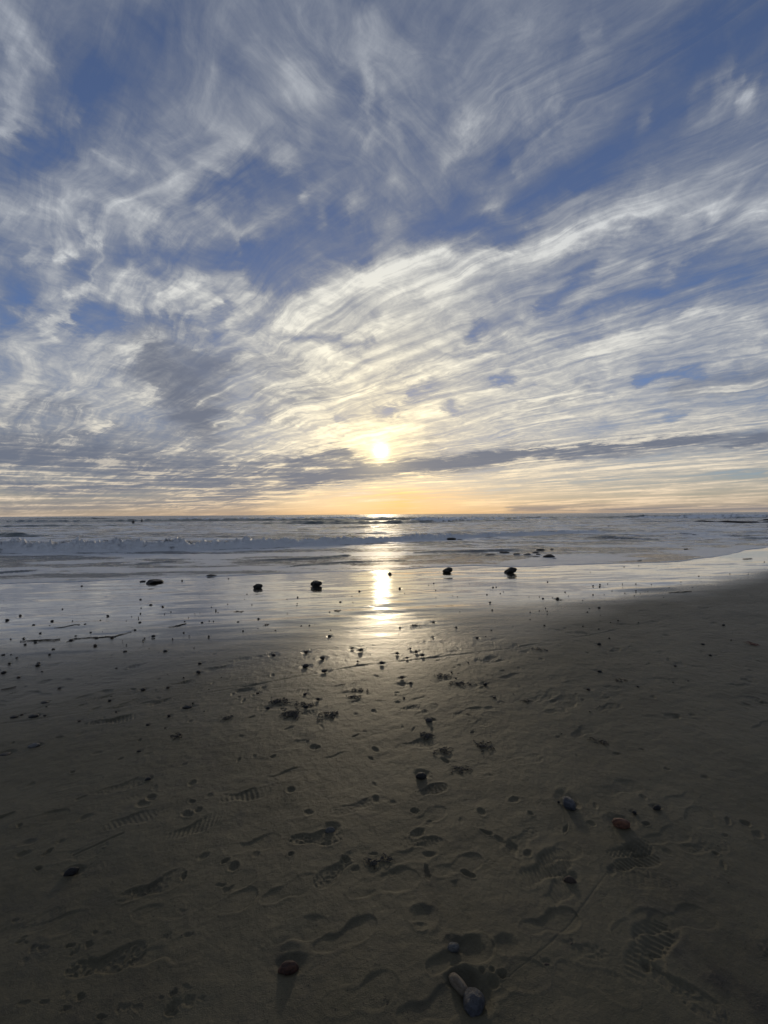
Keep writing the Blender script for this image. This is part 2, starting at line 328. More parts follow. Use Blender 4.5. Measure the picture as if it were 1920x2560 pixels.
def region(cx, cy, r):
    i0, i1 = np.searchsorted(yr, cy-r), np.searchsorted(yr, cy+r)+1
    i1 = min(i1, len(yr))
    if i0 >= i1: return None
    h = half[(i0+i1)//2 if (i0+i1)//2 < len(half) else -1]
    hm = max(half[i0], 1e-3); hx = max(half[min(i1, len(half))-1], hm)
    lo = min((cx-r)/hm, (cx-r)/hx); hi = max((cx+r)/hm, (cx+r)/hx)
    j0 = 5+int(max(0, (lo+1)/2*(NCC-1)-1)); j1 = 5+int(min(NCC, (hi+1)/2*(NCC-1)+2))
    return None if j0 >= j1 else (slice(i0, i1), slice(j0, j1))
def stamp_shoe(hx, hy, tx, ty, kind, depth, side=1):
    L = math.hypot(tx-hx, ty-hy); cx, cy = (hx+tx)/2, (hy+ty)/2
    rg = region(cx, cy, L*0.75)
    if rg is None: return
    ux, uy = (tx-hx)/L, (ty-hy)/L
    a = ((X[rg]-cx)*ux + (Y[rg]-cy)*uy)/L; b = (-(X[rg]-cx)*uy + (Y[rg]-cy)*ux)/L*side
    wob = 0.045*fbm(X[rg]*16+hx*9, Y[rg]*16, 3)
    w = 0.155 + 0.035*np.sin((a+0.1)*4.5) - 0.055*np.exp(-((a+0.08)/0.14)**2)
    w = w*np.sqrt(np.clip(1-(np.abs(a)/0.52)**5, 0, 1))
    d = np.abs(b - 0.02*np.cos(a*5)) - w + wob
    d = np.where(np.abs(a) > 0.52, np.maximum(d, (np.abs(a)-0.5)*1.0), d)
    inside = sst(-d, -0.012, 0.03)
    rim = np.exp(-((d-0.03)/0.022)**2)*0.14
    prof = -inside*(0.65+0.35*np.cos(a*6.0))
    m = L/0.28
    if kind == 'grid':
        t = np.sin((a*L)/0.0040+b*L/0.006)*np.sin((b*L)/0.0045); prof = prof + inside*0.42*sst(t, -0.1, 0.5)
    elif kind == 'stripe':
        t = np.sin((a*L + 0.35*b*L)/0.0034*1.0 + np.sin(b*12)); prof = prof + inside*0.36*sst(t, -0.2, 0.6)
    elif kind == 'lug':
        t = vnoise((X[rg])*110, (Y[rg])*110); prof = prof*.9 + inside*0.4*sst(t, -0.05, 0.25)
    elif kind == 'toe':
        prof = prof*(0.35 + 1.2*sst(a, 0.1, 0.4))
    elif kind == 'bare':
        arch = sst(b+0.5*w, -0.1, 0.12)*np.exp(-((a+0.05)/0.16)**2); prof = prof*(1-0.6*arch)
    prof = prof*np.clip(.55+2.0*fbm(X[rg]*7+hx*3, Y[rg]*7, 2), .12, 1.3)
    Z[rg] += depth*(prof + rim*(0.7+0.6*vnoise(X[rg]*30, Y[rg]*30+4)))
def stamp_pit(px, py, rx, ry, depth, z=None, rough=0.3, rim=0.25):
    cx, cy, _ = ground_pt(px, py); stamp_pit_w(cx, cy, rx, ry, depth, rough, rim)
def stamp_pit_w(cx, cy, rx, ry, depth, rough=0.6, rim=0.25, ang=0.0):
    rg = region(cx, cy, max(rx, ry)*2.2)
    if rg is None: return
    ca, sa = math.cos(ang), math.sin(ang)
    ax = (X[rg]-cx)*ca+(Y[rg]-cy)*sa; ay = -(X[rg]-cx)*sa+(Y[rg]-cy)*ca
    d = np.hypot(ax/rx, ay/ry) + rough*fbm(X[rg]/rx*1.3, Y[rg]/rx*1.3, 3)
    Z[rg] += -depth*np.exp(-d**3) + depth*rim*np.exp(-((d-1.35)/0.3)**2)
def stamp_line(pts, width, depth, rim=0.3):
    w = [ground_pt(*p)[:2] for p in pts]
    for (x0, y0), (x1, y1) in zip(w[:-1], w[1:]):
        L = math.hypot(x1-x0, y1-y0); n = max(1, int(L/0.4))
        for k in range(n):
            a0, a1 = k/n, (k+1)/n
            xa, ya, xb, yb = x0+(x1-x0)*a0, y0+(y1-y0)*a0, x0+(x1-x0)*a1, y0+(y1-y0)*a1
            rg = region((xa+xb)/2, (ya+yb)/2, L/n/2+width*4)
            if rg is None: continue
            l = L/n; ux, uy = (xb-xa)/l, (yb-ya)/l
            t = (X[rg]-xa)*ux+(Y[rg]-ya)*uy; d = np.abs(-(X[rg]-xa)*uy+(Y[rg]-ya)*ux) + width*1.2*vnoise(X[rg]*6, Y[rg]*6)
            on = (t >= 0) & (t < l)
            Z[rg] += np.clip(.55+1.7*vnoise(X[rg]*2.5, Y[rg]*2.5), .1, 1.2)*np.where(on, -depth*np.exp(-(d/width)**2) + depth*rim*np.exp(-((d-2.2*width)/width)**2), 0)
SHOES = [(989,1870,1091,1854,'grid',9),(682,1873,767,1854,'bare',6),(790,1904,887,1885,'stripe',8),(889,1852,960,1839,'bare',7),(540,2002,675,1978,'grid',11),
 (297,2249,463,2187,'lug',13),(262,2071,386,2038,'stripe',8),(428,2094,540,2048,'stripe',6),(363,2283,459,2268,'bare',6),(521,2283,602,2252,'toe',7),
 (721,2102,856,2090,'lug',14),(663,2249,790,2206,'bare',10),(871,2233,1045,2187,'bare',9),(983,2148,1084,2121,'toe',9),(810,2036,983,2002,'lug',7),
 (1022,2063,1111,2023,'bare',7),(1030,1994,1111,1963,'grid',10),(1095,2179,1192,2148,'toe',10),(787,2376,937,2303,'bare',7),(806,2519,995,2457,'bare',7),
 (1018,2540,1150,2490,'bare',5),(1068,2422,1230,2360,'bare',9),(1538,2133,1612,2113,'grid',8),(1612,2102,1716,2075,'bare',7),(1288,2217,1423,2129,'stripe',9),
 (1322,2322,1423,2295,'bare',10),(1457,2441,1527,2465,'lug',9),(1430,1839,1486,1815,'stripe',9),(1280,1908,1349,1892,'lug',10),(1608,1792,1696,1788,'grid',8),
 (1500,1980,1600,1958,'bare',5),(1730,2120,1790,2105,'lug',9),(640,1960,760,1925,'bare',6),(240,1985,380,1945,'lug',8),(40,2060,160,2035,'bare',6),
 (560,2130,700,2095,'bare',6),(120,2150,260,2120,'lug',7),(60,2330,190,2300,'bare',6),(200,2420,330,2385,'lug',9),(330,2400,520,2360,'bare',7),
 (1240,2470,1330,2440,'toe',9),(1350,2150,1440,2120,'bare',6),(1480,2060,1560,2040,'toe',7),(860,1760,920,1752,'lug',8),(1000,1775,1060,1768,'grid',7),
 (730,1790,800,1780,'lug',7),(1120,1790,1190,1778,'stripe',7),(1160,1820,1230,1800,'lug',8),(1360,1780,1420,1770,'grid',7),(560,1850,640,1835,'bare',6),
 (320,2000,420,1975,'stripe',5),(150,1970,240,1950,'toe',7),(700,2340,780,2320,'bare',5),(1660,2310,1760,2290,'bare',5),(1560,2330,1640,2300,'bare',6),(1650,2440,1740,2500,'lug',8)]
for a, b, c, d, k, dep in SHOES:
    h = ground_pt(a, b); t = ground_pt(c, d)
    cx, cy = (h[0]+t[0])/2, (h[1]+t[1])/2; L = math.hypot(t[0]-h[0], t[1]-h[1]); s = min(max(L, 0.23), 0.31)/L
    stamp_shoe(cx+(h[0]-cx)*s, cy+(h[1]-cy)*s, cx+(t[0]-cx)*s, cy+(t[1]-cy)*s, k, dep*0.00085, random.choice((-1, 1)))
rr = random.Random(5)
for i in range(560):                                              # the trodden belt up the beach
    for _ in range(40):
        y = 1.3 + 15*rr.random()**1.5; x = (rr.random()*2-1)*(y+0.3)
        if wetline(np.array(x))-y > 0.35 + 0.6*rr.random(): break
    near = y < 2.9
    if near and rr.random() < 0.88: continue
    a = R_(22 + rr.gauss(0, 22)) + (math.pi if rr.random() < .4 else 0); L = rr.uniform(.2, .3)
    stamp_shoe(x-L/2*math.cos(a), y-L/2*math.sin(a), x+L/2*math.cos(a), y+L/2*math.sin(a), rr.choice(['lug','bare','bare','grid','stripe','toe','lug']), rr.choice((.25,.5,.8,1.2))*rr.uniform(.004, .009)*(1.0 if y < 2.6 else 1.35), rr.choice((-1, 1)))
for i in range(620):                                              # toe scuffs, paw marks and small knocks
    y = 1.6 + 11*rr.random()**1.3; x = (rr.random()*2-1)*(y+0.3)
    if wetline(np.array(x))-y < 0.1: continue
    stamp_pit_w(x, y, rr.uniform(.010, .035), rr.uniform(.008, .022), rr.uniform(.003, .008), 0.5, 0.3, rr.uniform(0, 3))
stamp_line([(-60,1822),(0,1811),(250,1777),(640,1711),(900,1662),(1280,1621),(1500,1583),(1750,1524),(1860,1500)], 0.012, 0.007)
stamp_line([(1619,2095),(1545,2150),(1500,2205),(1425,2310),(1370,2365),(1285,2435),(1230,2480)], 0.003, 0.0016, 0)
stamp_line([(180,2140),(250,2110),(310,2085)], 0.004, 0.003); stamp_line([(1135,2200),(1165,2290),(1180,2330)], 0.02, 0.005, 0.1)
stamp_line([(640,1711),(520,1722)], 0.02, 0.004)
rr2 = random.Random(9)
for i in range(14):                                               # fine drain rills behind stones on the wet flat
    px, py = rr2.uniform(500, 1300), rr2.uniform(1560, 1730); dxp = rr2.uniform(-50, 50)
    stamp_line([(px, py), (px+dxp*.5, py-rr2.uniform(15, 40)), (px+dxp, py-rr2.uniform(45, 80))], 0.006, 0.0012)

# ------------------------------------------------------------------ materials
def mat(name):
    m = bpy.data.materials.new(name); m.use_nodes = True; N = NT(m.node_tree)
    return m, N, N.n['Principled BSDF']
sandm, N, B = mat('beach_sand')
geo = N.n.new('ShaderNodeNewGeometry').outputs['Position']
wet = N.n.new('ShaderNodeAttribute'); wet.attribute_name = 'wet'; wet = wet.outputs['Fac']
px_, py_, pz_ = N.sep(geo)
n1 = N.noise(geo, 2.2, 5, .6); n2 = N.noise(geo, 420, 2, .6); n3 = N.noise(geo, 14, 5, .6); n4 = N.noise(N.v('MULTIPLY', geo, (1.2, 4.0, 1)), 1.0, 6, .62, .8)
c = N.mix(N.ss(n1, .3, .7), (0.073, 0.063, 0.037, 1), (0.096, 0.083, 0.051, 1))
c = N.mix(N.ss(n4, .56, .74, 0, .35), c, (0.036, 0.034, 0.031, 1))
c = N.mix(N.ss(n2, .60, .80, 0, .45), c, (0.030, 0.027, 0.024, 1))
c = N.mix(N.ss(n2, .36, .22, 0, .35), c, (0.12, 0.105, 0.08, 1))
dmarks = N.n.new('ShaderNodeAttribute'); dmarks.attribute_name = 'dark_marks'; dmarks = dmarks.outputs['Fac']
n5 = N.noise(geo, 130, 3, .7); n6 = N.noise(geo, 5, 6, .65, 1.0)
c = N.mix(N.m('MULTIPLY', N.m('MULTIPLY', dmarks, N.ss(n3, .30, .62)), .85), c, (0.018, 0.017, 0.017, 1))
c = N.mix(N.ss(n5, .56, .74, 0, .45), c, (0.032, 0.029, 0.024, 1))
c = N.mix(N.ss(n6, .50, .70, 0, .28), c, (0.036, 0.035, 0.033, 1))
c = N.mix(N.ss(n6, .46, .30, 0, .30), c, (0.095, 0.084, 0.058, 1))
c = N.mix(N.m('MULTIPLY', wet, .55), c, (0.028, 0.026, 0.023, 1))
N.put(B.inputs['Base Color'], c)
wm = N.m('ADD', wet, N.m('MULTIPLY', N.m('SUBTRACT', n4, .5), N.m('MULTIPLY', N.m('SUBTRACT', 1.0, wet), N.m('MULTIPLY', wet, 2.2))), clamp=True)
ro = N.m('ADD', N.m('MULTIPLY', N.m('SUBTRACT', 1.0, N.m('POWER', wm, .55)), .42), N.m('MULTIPLY', N.ss(n4, .3, .7), .05))
N.put(B.inputs['Roughness'], N.m('ADD', ro, 0.05, clamp=True))
B.inputs['IOR'].default_value = 1.5
N.put(B.inputs['Coat Weight'], N.ss(wm, .30, 1.0, 0, 1.0)); B.inputs['Coat Roughness'].default_value = .06; B.inputs['Coat IOR'].default_value = 1.75
N.put(B.inputs['Specular IOR Level'], N.m('ADD', 0.16, N.m('MULTIPLY', wm, 0.84)))
dryb = N.m('SUBTRACT', 1.0, N.m('MULTIPLY', wet, .97))
rip = N.m('ADD', N.noise(N.v('MULTIPLY', geo, (.8, 3.6, 1)), 1.5, 2.5, .5, .8), N.m('MULTIPLY', N.noise(N.v('MULTIPLY', geo, (2.2, 9.0, 1)), 1.6, 2, .5, .6), .22))
h = N.m('ADD', N.m('MULTIPLY', N.m('ADD', N.m('MULTIPLY', n2, .0022), N.m('MULTIPLY', n3, .012)), dryb), N.m('MULTIPLY', rip, N.m('MULTIPLY', wet, .024)))
N.put(B.inputs['Normal'], N.bump(h, 1.0, 1.0))

seam, N, B = mat('sea_water')
geo = N.n.new('ShaderNodeNewGeometry').outputs['Position']
fo = N.n.new('ShaderNodeAttribute'); fo.attribute_name = 'foam'; fo = fo.outputs['Fac']
fc = N.n.new('ShaderNodeAttribute'); fc.attribute_name = 'face'; fc = fc.outputs['Fac']
gx, gy, gz = N.sep(geo)
fA = N.noise(N.v('MULTIPLY', geo, (.55, 1.5, 2)), 1.3, 8, .68, .8); fB = N.noise(N.v('MULTIPLY', geo, (2.0, 4.5, 5)), 2.2, 6, .7, .6)
fm = N.m('ADD', N.m('MULTIPLY', fA, .6), N.m('MULTIPLY', fB, .4))
fmask = N.ss(N.m('ADD', fm, N.m('MULTIPLY', N.m('SUBTRACT', fo, .5), .62)), .50, .66)
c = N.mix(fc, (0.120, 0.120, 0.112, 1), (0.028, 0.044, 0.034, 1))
lace = N.noise(N.v('MULTIPLY', geo, (1.2, 2.6, 3)), 5.5, 5, .7, 1.4)
fmask = N.m('MULTIPLY', fmask, N.m('ADD', N.ss(fo, .5, .95, .0, .9), N.ss(lace, .40, .60, .25, 1.0), clamp=True))
c = N.mix(fmask, c, (0.82, 0.82, 0.82, 1)); N.put(B.inputs['Base Color'], c)
dist = N.m('MAXIMUM', gy, 1.0)
N.put(B.inputs['Roughness'], N.m('ADD', N.ss(dist, 10, 150, .07, .22), N.m('MULTIPLY', fmask, .24)))
B.inputs['IOR'].default_value = 1.5
wa = N.noise(N.v('MULTIPLY', geo, (1.0, 2.6, 1)), 2.6, 5, .62, .3); wb = N.noise(N.v('MULTIPLY', geo, (.25, .9, 1)), 1.0, 5, .6, .3); wc = N.noise(N.v('MULTIPLY', geo, (.05, .22, 1)), 1.0, 4, .6, .2)
h = N.m('ADD', N.m('MULTIPLY', wa, N.ss(dist, 12, 90, .026, .0)), N.m('ADD', N.m('MULTIPLY', wb, N.ss(dist, 9, 30, .06, .20)), N.m('MULTIPLY', wc, N.ss(dist, 40, 200, .0, 1.2))))
fD = N.noise(geo, 11, 5, .65)
h = N.m('ADD', h, N.m('MULTIPLY', N.m('MULTIPLY', fmask, N.m('ADD', fB, N.m('MULTIPLY', fD, .6))), .16))
N.put(B.inputs['Normal'], N.bump(h, 1.0, 1.0))

def stone_mat(name, c0, c1, rough=.45, spec=.5, sc_=18, spots=None):
    m, N, B = mat(name)
    oc = N.n.new('ShaderNodeTexCoord').outputs['Object']
    oi = N.n.new('ShaderNodeObjectInfo').outputs['Random']
    q = N.v('ADD', oc, N.xyz(N.m('MULTIPLY', oi, 30.0), 0.0, 0.0))
    n = N.noise(q, 2.2, 6, .65, .5); n2 = N.noise(q, sc_, 4, .6)
    c = N.mix(N.ss(n, .35, .65), c0, c1)
    if spots: c = N.mix(N.ss(n2, .6, .72, 0, .8), c, spots)
    N.put(B.inputs['Base Color'], c); B.inputs['Roughness'].default_value = rough; B.inputs['Specular IOR Level'].default_value = spec
    N.put(B.inputs['Normal'], N.bump(N.m('ADD', N.m('MULTIPLY', n, .5), N.m('MULTIPLY', n2, .2)), .5, .12))
    return m
SM = {'black': stone_mat('black_wet_stone', (.008,.008,.009,1), (.022,.021,.022,1), .42, .35),
 'boulder': stone_mat('dark_boulder', (.010,.009,.008,1), (.030,.026,.021,1), .55, .35, 9, (.045,.04,.03,1)),
 'blue': stone_mat('blue_grey_stone', (.014,.016,.022,1), (.046,.050,.060,1), .45, .5, 12, (.11,.11,.105,1)),
 'rust': stone_mat('rust_stone', (.07,.024,.012,1), (.16,.065,.03,1), .5, .5, 14, (.03,.018,.012,1)),
 'rustdark': stone_mat('dark_rust_stone', (.030,.014,.010,1), (.085,.036,.020,1), .5, .4, 14, (.015,.011,.01,1)),
 'grey': stone_mat('grey_stone', (.05,.05,.048,1), (.12,.12,.115,1), .5, .4, 14),
 'tan': stone_mat('tan_stone', (.12,.09,.06,1), (.2,.165,.12,1), .55, .4, 16),
 'brown': stone_mat('brown_stone', (.030,.020,.014,1), (.06,.042,.03,1), .45, .4)}
weed = stone_mat('wet_seaweed', (.012,.010,.006,1), (.03,.022,.01,1), .4, .5, 30)
weedred = stone_mat('red_seaweed', (.10,.022,.012,1), (.16,.04,.02,1), .5, .5, 30)
reefm = stone_mat('reef_rock', (.012,.011,.010,1), (.03,.027,.024,1), .6, .3, 3)

# ------------------------------------------------------------------ stones
def rock_mesh(name, seed, m, lump=.22, ang=.0, sub=3, facet=False):
    bm = bmesh.new(); bmesh.ops.create_icosphere(bm, subdivisions=sub, radius=1.0)
    q = np.array([v.co[:] for v in bm.verts]); r = np.random.default_rng(seed)
    off = r.random(3)*40
    k = 1 + lump*(fbm(q[:, 0]*1.1+off[0]+q[:, 2]*.7, q[:, 1]*1.1+off[1]-q[:, 2]*.6, 3, .5))*1.7
    if ang > 0:
        for _ in range(9):                                         # flat broken faces
            n = r.normal(size=3); n /= np.linalg.norm(n); lim = r.uniform(.62, .88)
            dd = (q*k[:, None]) @ n; over = np.clip(dd-lim, 0, None); k = k - over*ang*np.abs(q @ n)
    for v, s in zip(bm.verts, k): v.co *= float(s)
    me = bpy.data.meshes.new(name); bm.to_mesh(me); bm.free()
    me.polygons.foreach_set('use_smooth', np.full(len(me.polygons), not facet)); me.materials.append(m); return me
def put_stone(name, px, py, wpx, hpx, mesh, rot=0.0, tilt=0.0, bury=.3, depth=None, water=False, **props):
    """px, py is the middle of the stone's foot; wpx, hpx its seen size"""
    if water: x, y = plane_pt(px, py); z = 0.0
    else: x, y, z = ground_pt(px, py)
    dist = math.sqrt(x*x+y*y+(CAMZ-z)**2); fz = y*FW.y + (z-CAMZ)*FW.z
    W_ = wpx*fz/F/2
    down = math.atan2(CAMZ-z, math.hypot(x, y))
    dp = depth if depth else 0.75
    Hpx = hpx*fz/F                                                # seen height = up part + depth part
    cd, sd = math.cos(down), math.sin(down)
    if down > R_(24):
        hv = 0.66*W_; He = Hpx*cd*0.94/2
        dp = min(max(math.sqrt(max(He*He-(hv*cd)**2, (0.3*W_*sd)**2))/sd/W_, .45), 1.6)
    Hh = max((Hpx - 2*W_*dp*math.sin(down)*0.55)/max(math.cos(down), .3)*0.75, W_*(0.18 if water else 0.4))
    hz_ = hv if down > R_(24) else Hh/(2-2*bury*0.9)
    if down > R_(24): x, y, z = ground_pt(px, py-hpx*.42)
    oy = 0 if down > R_(24) else W_*dp*0.4
    o = add_obj(name, mesh, **props)
    o.scale = (W_, W_*dp, hz_); o.rotation_euler = (0, tilt, rot)
    o.location = (x, y+oy, z + hz_*(1-2*bury-(.22 if down > R_(24) else 0)))
    return o, (x, y, z, W_)

rocks = [
 ('boulder',382,1458,38,15,'boulder',.1,.05,.3,"flat-topped dark boulder at the water's edge, second from the left"),
 ('small_rock',355,1455,14,6,'boulder',.4,0,.35,"small low rock touching the left side of the flat-topped boulder at the water's edge"),
 ('small_rock',528,1441,24,8,'boulder',.2,.0,.35,"low dark rock breaking the foam line between the flat boulder and the round one"),
 ('boulder',645,1471,22,17,'boulder',.5,.0,.2,"short upright black boulder on wet sand, left of the pointed one"),
 ('boulder',788,1466,37,21,'boulder',2.1,.25,.22,"humped dark boulder in its own puddle just left of the sun's reflection"),
 ('small_rock',974,1437,13,9,'brown',1.1,.2,.2,"small brown stone standing in the glittering sun reflection"),
 ('boulder',1120,1432,29,19,'boulder',.7,.0,.2,"domed dark boulder just right of the sun's reflection"),
 ('boulder',1278,1433,35,21,'boulder',2.6,.3,.2,"slanting dark boulder at the water's edge, farthest right of the row"),
]
stones_xy = []
for i, (nm, px, py, wp, hp, mk, rot, tilt, bury, lab) in enumerate(rocks):
    o, q = put_stone(nm, px, py, wp, hp, rock_mesh(nm, 40+i, SM[mk], .28, 1.3, 4), rot, tilt, bury, .8, label=lab, category='rock', group="dark rocks along the water's edge")
    stones_xy.append(q)
wr = [(1262,1383,26,7,"small flat wave-washed rock, leftmost of the cluster in the shallows"),(1292,1387,24,6,"low rock in the shallows, beside the leftmost of the cluster"),
 (1318,1388,24,7,"low dark rock in the middle of the cluster in the shallows"),(1352,1376,24,7,"rock farthest out in the cluster in the shallows"),
 (1341,1382,18,5,"slim rock in the middle of the shallows cluster, behind the front ones"),(1346,1388,14,6,"small rock between the largest and the middle rocks of the shallows cluster"),
 (1374,1394,34,12,"largest domed rock at the right end of the cluster in the shallows"),(1341,1393,22,4,"thin slab awash in front of the shallows cluster"),
 (1226,1388,30,3,"long low slab barely breaking the water left of the shallows cluster"),(1380,1374,10,4,"tiny rock poking from the water right of the shallows cluster"),
 (1128,1349,34,7,"dark rock half covered by the breaking wave right of the sun's glitter"),(1150,1350,18,3,"thin rock tip beside the rock in the breaking wave"),
 (874,1339,9,5,"small rock in the water behind the breaking wave, left of the glitter"),(1716,1374,11,4,"lone rock in the shallows at the far right"),
 (1522,1316,8,3,"tiny rock in the sea beyond the end of the breaking wave"),(1385,1398,14,3,"small wet rock at the foot of the largest rock in the shallows"),
 (1600,1402,14,3,"low rock by the swash edge in the right shallows"),(902,1336,34,2,"thin dark ledge in the water behind the breaking wave")]
for i, (px, py, wp, hp, lab) in enumerate(wr):
    o, q = put_stone('sea_rock', px, py, wp, hp, rock_mesh('sea_rock', 80+i, SM['boulder'], .3, .7, 3), random.uniform(0, .5), random.uniform(-.1, .1), .3, .6, water=True, label=lab, category='rock', group='rocks awash in the shallows')
# far reef
def reef(pts, label, hmax):
    w_ = [plane_pt(x, y) for x, y, _ in pts]; nx, ny = 90, 9
    xs = np.linspace(w_[0][0], w_[-1][0], nx); yc = np.interp(xs, [a for a, b in w_], [b for a, b in w_])
    th_ = np.interp(xs, [a for a, b in w_], [t for _, _, t in pts])
    XX = np.repeat(xs[None], ny, 0); vv_ = np.linspace(-1, 1, ny)[:, None]
    YY = yc[None] + vv_*th_[None]*3.0 + 0.4*fbm(XX*.5, XX*0+1, 3)
    ZZ = (1-vv_**2)*hmax*np.maximum(th_[None], 0)**.6*(1.0+.9*fbm(XX*.8, YY*.9, 5)) - .06*np.ones_like(XX) - .1*(np.abs(vv_) > .95)
    return add_obj('rock_reef', grid_mesh('rock_reef', XX, YY, ZZ), mat=reefm, label=label, category='reef', group='low reefs off the point')
reef([(1628,1303.5,.02),(1700,1304.5,.35),(1800,1306,.6),(1850,1307,.8),(1900,1306.5,.3),(1990,1307,.6),(2300,1308,.5)], 'long low dark reef reaching in from the right edge, the upper of two strips', .38)
reef([(1745,1311.5,.02),(1800,1314,.3),(1870,1316,.6),(1930,1318,.7),(2300,1322,.5)], 'dark reef strip at the right edge, just below the longer one', .42)
reef([(1888,1301.5,.05),(1915,1302,.8),(1980,1302.5,.9),(2200,1303,.6)], 'short dark reef farthest out at the right edge', .4)

# near stones, hand placed: name, px, py(foot), w, h, material, rot, tilt, bury, depth ratio, label
near = [
 ('cobble',1184,2545,62,84,'blue',.3,.0,.16,1.0,"largest cobble, blue-grey and round, half out of its hollow at the bottom edge"),
 ('long_stone',1146,2475,58,34,'tan',-.75,.1,.3,.5,"long tan stone lying in the hollow just above the big blue-grey cobble"),
 ('round_stone',1133,2385,34,32,'grey',.2,.0,.2,.9,"round grey stone sunk in a dark pit above the tan stone"),
 ('red_brown_stone',722,2437,52,38,'rustdark',.1,.0,.3,.7,"squarish red-brown stone in a scour hole, bottom left of centre"),
 ('blue_stone',1424,2027,36,36,'blue',-.9,.25,.15,1.5,"pale blue oval stone with a white tip, left of the orange one"),
 ('orange_stone',1552,2076,45,32,'rust',-.2,.0,.18,.75,"orange-red stone sitting in a shallow scour at the right"),
 ('black_stone',1586,2036,14,12,'black',.5,.3,.2,.8,"small pointed black stone just above the orange-red stone"),
 ('black_stone',1642,2023,20,9,'black',.1,0,.3,.8,"half-buried flat black stone above right of the orange-red stone"),
 ('pebble',1397,2008,8,6,'black',0,0,.2,.8,"tiny black pebble against the tip of the pale blue stone"),
 ('black_stone',178,2189,33,18,'black',.5,0,.22,.6,"smooth black oval stone alone at the lower left"),
 ('dark_stone',1424,2208,32,20,'brown',-.3,0,.4,.7,"dark buried stone in a round hollow at the right, below the striped print"),
 ('green_stone',826,2084,26,18,'grey',.2,0,.3,.9,"rounded greenish stone pressed into the toe of a deep shoe print"),
 ('round_black_stone',1053,1952,29,24,'black',.2,0,.16,.9,"round black-brown stone on the trodden sand right of centre"),
 ('round_black_stone',1072,1809,18,16,'black',.2,0,.16,.9,"round black stone in a small hollow above the other round one"),
 ('pebble',1367,2418,16,10,'brown',.2,0,.25,.8,"small brown pebble near the bottom, right of the tan stone"),
 ('pebble',1429,2363,11,8,'brown',.6,0,.3,.8,"small brown pebble beside the thin line across the sand"),
 ('pebble',1821,2208,5,4,'brown',0,0,.3,.8,"tiny pebble on smooth sand near the right edge"),
 ('pebble',969,2514,8,8,'brown',.7,0,.3,.7,"tiny brown pebble left of the big blue-grey cobble"),
 ('pebble',370,1953,14,12,'black',.2,0,.25,.8,"black pebble beside a deep print on the left trodden sand"),
 ('oval_stone',81,1868,24,15,'grey',.5,0,.2,.7,"pale-topped oval stone near the left edge"),
 ('oval_stone',9,1888,26,11,'black',.3,0,.25,.7,"flat black stone cut by the left edge of the view"),
 ('oval_stone',82,1793,22,14,'black',.2,0,.2,.8,"fat black oval stone near the left edge, the larger of a pair"),
 ('oval_stone',33,1794,17,9,'black',.2,0,.25,.8,"flat black stone near the left edge, the smaller of a pair"),
 ('oval_stone',467,1769,24,12,'black',.05,0,.22,.7,"flat black oval stone just below the long groove, left of centre"),
 ('oval_stone',109,1758,19,9,'black',.3,0,.28,.7,"slanted flat black stone above the pair near the left edge"),
 ('pebble',347,1883,12,8,'black',.1,0,.25,.7,"black pebble at the end of a faint print on the left trodden sand"),
]
for i, (nm, px, py, wp, hp, mk, rot, tilt, bury, dp, lab) in enumerate(near):
    o, q = put_stone(nm, px, py, wp, hp, rock_mesh(nm, 140+i, SM[mk], .14, .35, 4), rot, tilt, bury, dp, label=lab, category='stone' if wp > 15 else 'pebble')
    x, y, z, W_ = q
    stamp_pit_w(x+W_*.2, y+W_*.7*dp, W_*1.35, W_*1.25*dp, min(.25*W_, .008), .35, .2)
    o.location.z -= min(.16*W_, .007)
stamp_pit(1180,2480, 0.063, 0.056, 0.0077); stamp_pit(1172,2370, 0.049, 0.035, 0.0063); stamp_pit(700,2400, 0.063, 0.049, 0.0056); stamp_pit(1060,2290, 0.042, 0.035, 0.0070)
stamp_pit(1050,2315, 0.021, 0.014, 0.0052); stamp_pit(1234,2460, 0.015, 0.014, 0.0070); stamp_pit(1205,2432, 0.008, 0.008, 0.0052); stamp_pit(1230,2430, 0.008, 0.008, 0.0052); stamp_pit(1255,2440, 0.014, 0.010, 0.0070)
stamp_pit(1265,2365, 0.035, 0.028, 0.0056); stamp_pit(1812,2085, 0.014, 0.008, 0.0042); stamp_pit(1612,2415, 0.014, 0.017, 0.0063); stamp_pit(1140,2260, 0.070, 0.140, 0.0035)
for px, py, n in ((215,2365,9),(30,2340,7),(400,2330,6),(430,2500,12),(300,2540,8),(120,2490,8),(80,2380,6),(600,2228,5),(960,2165,6),(1600,2395,4)):
    for k in range(max(3, n*2//3)): stamp_pit(px+random.gauss(0, 30), py+random.gauss(0, 20), random.uniform(.007, .018), random.uniform(.005, .012), random.uniform(.0015, .005), rough=1.1)

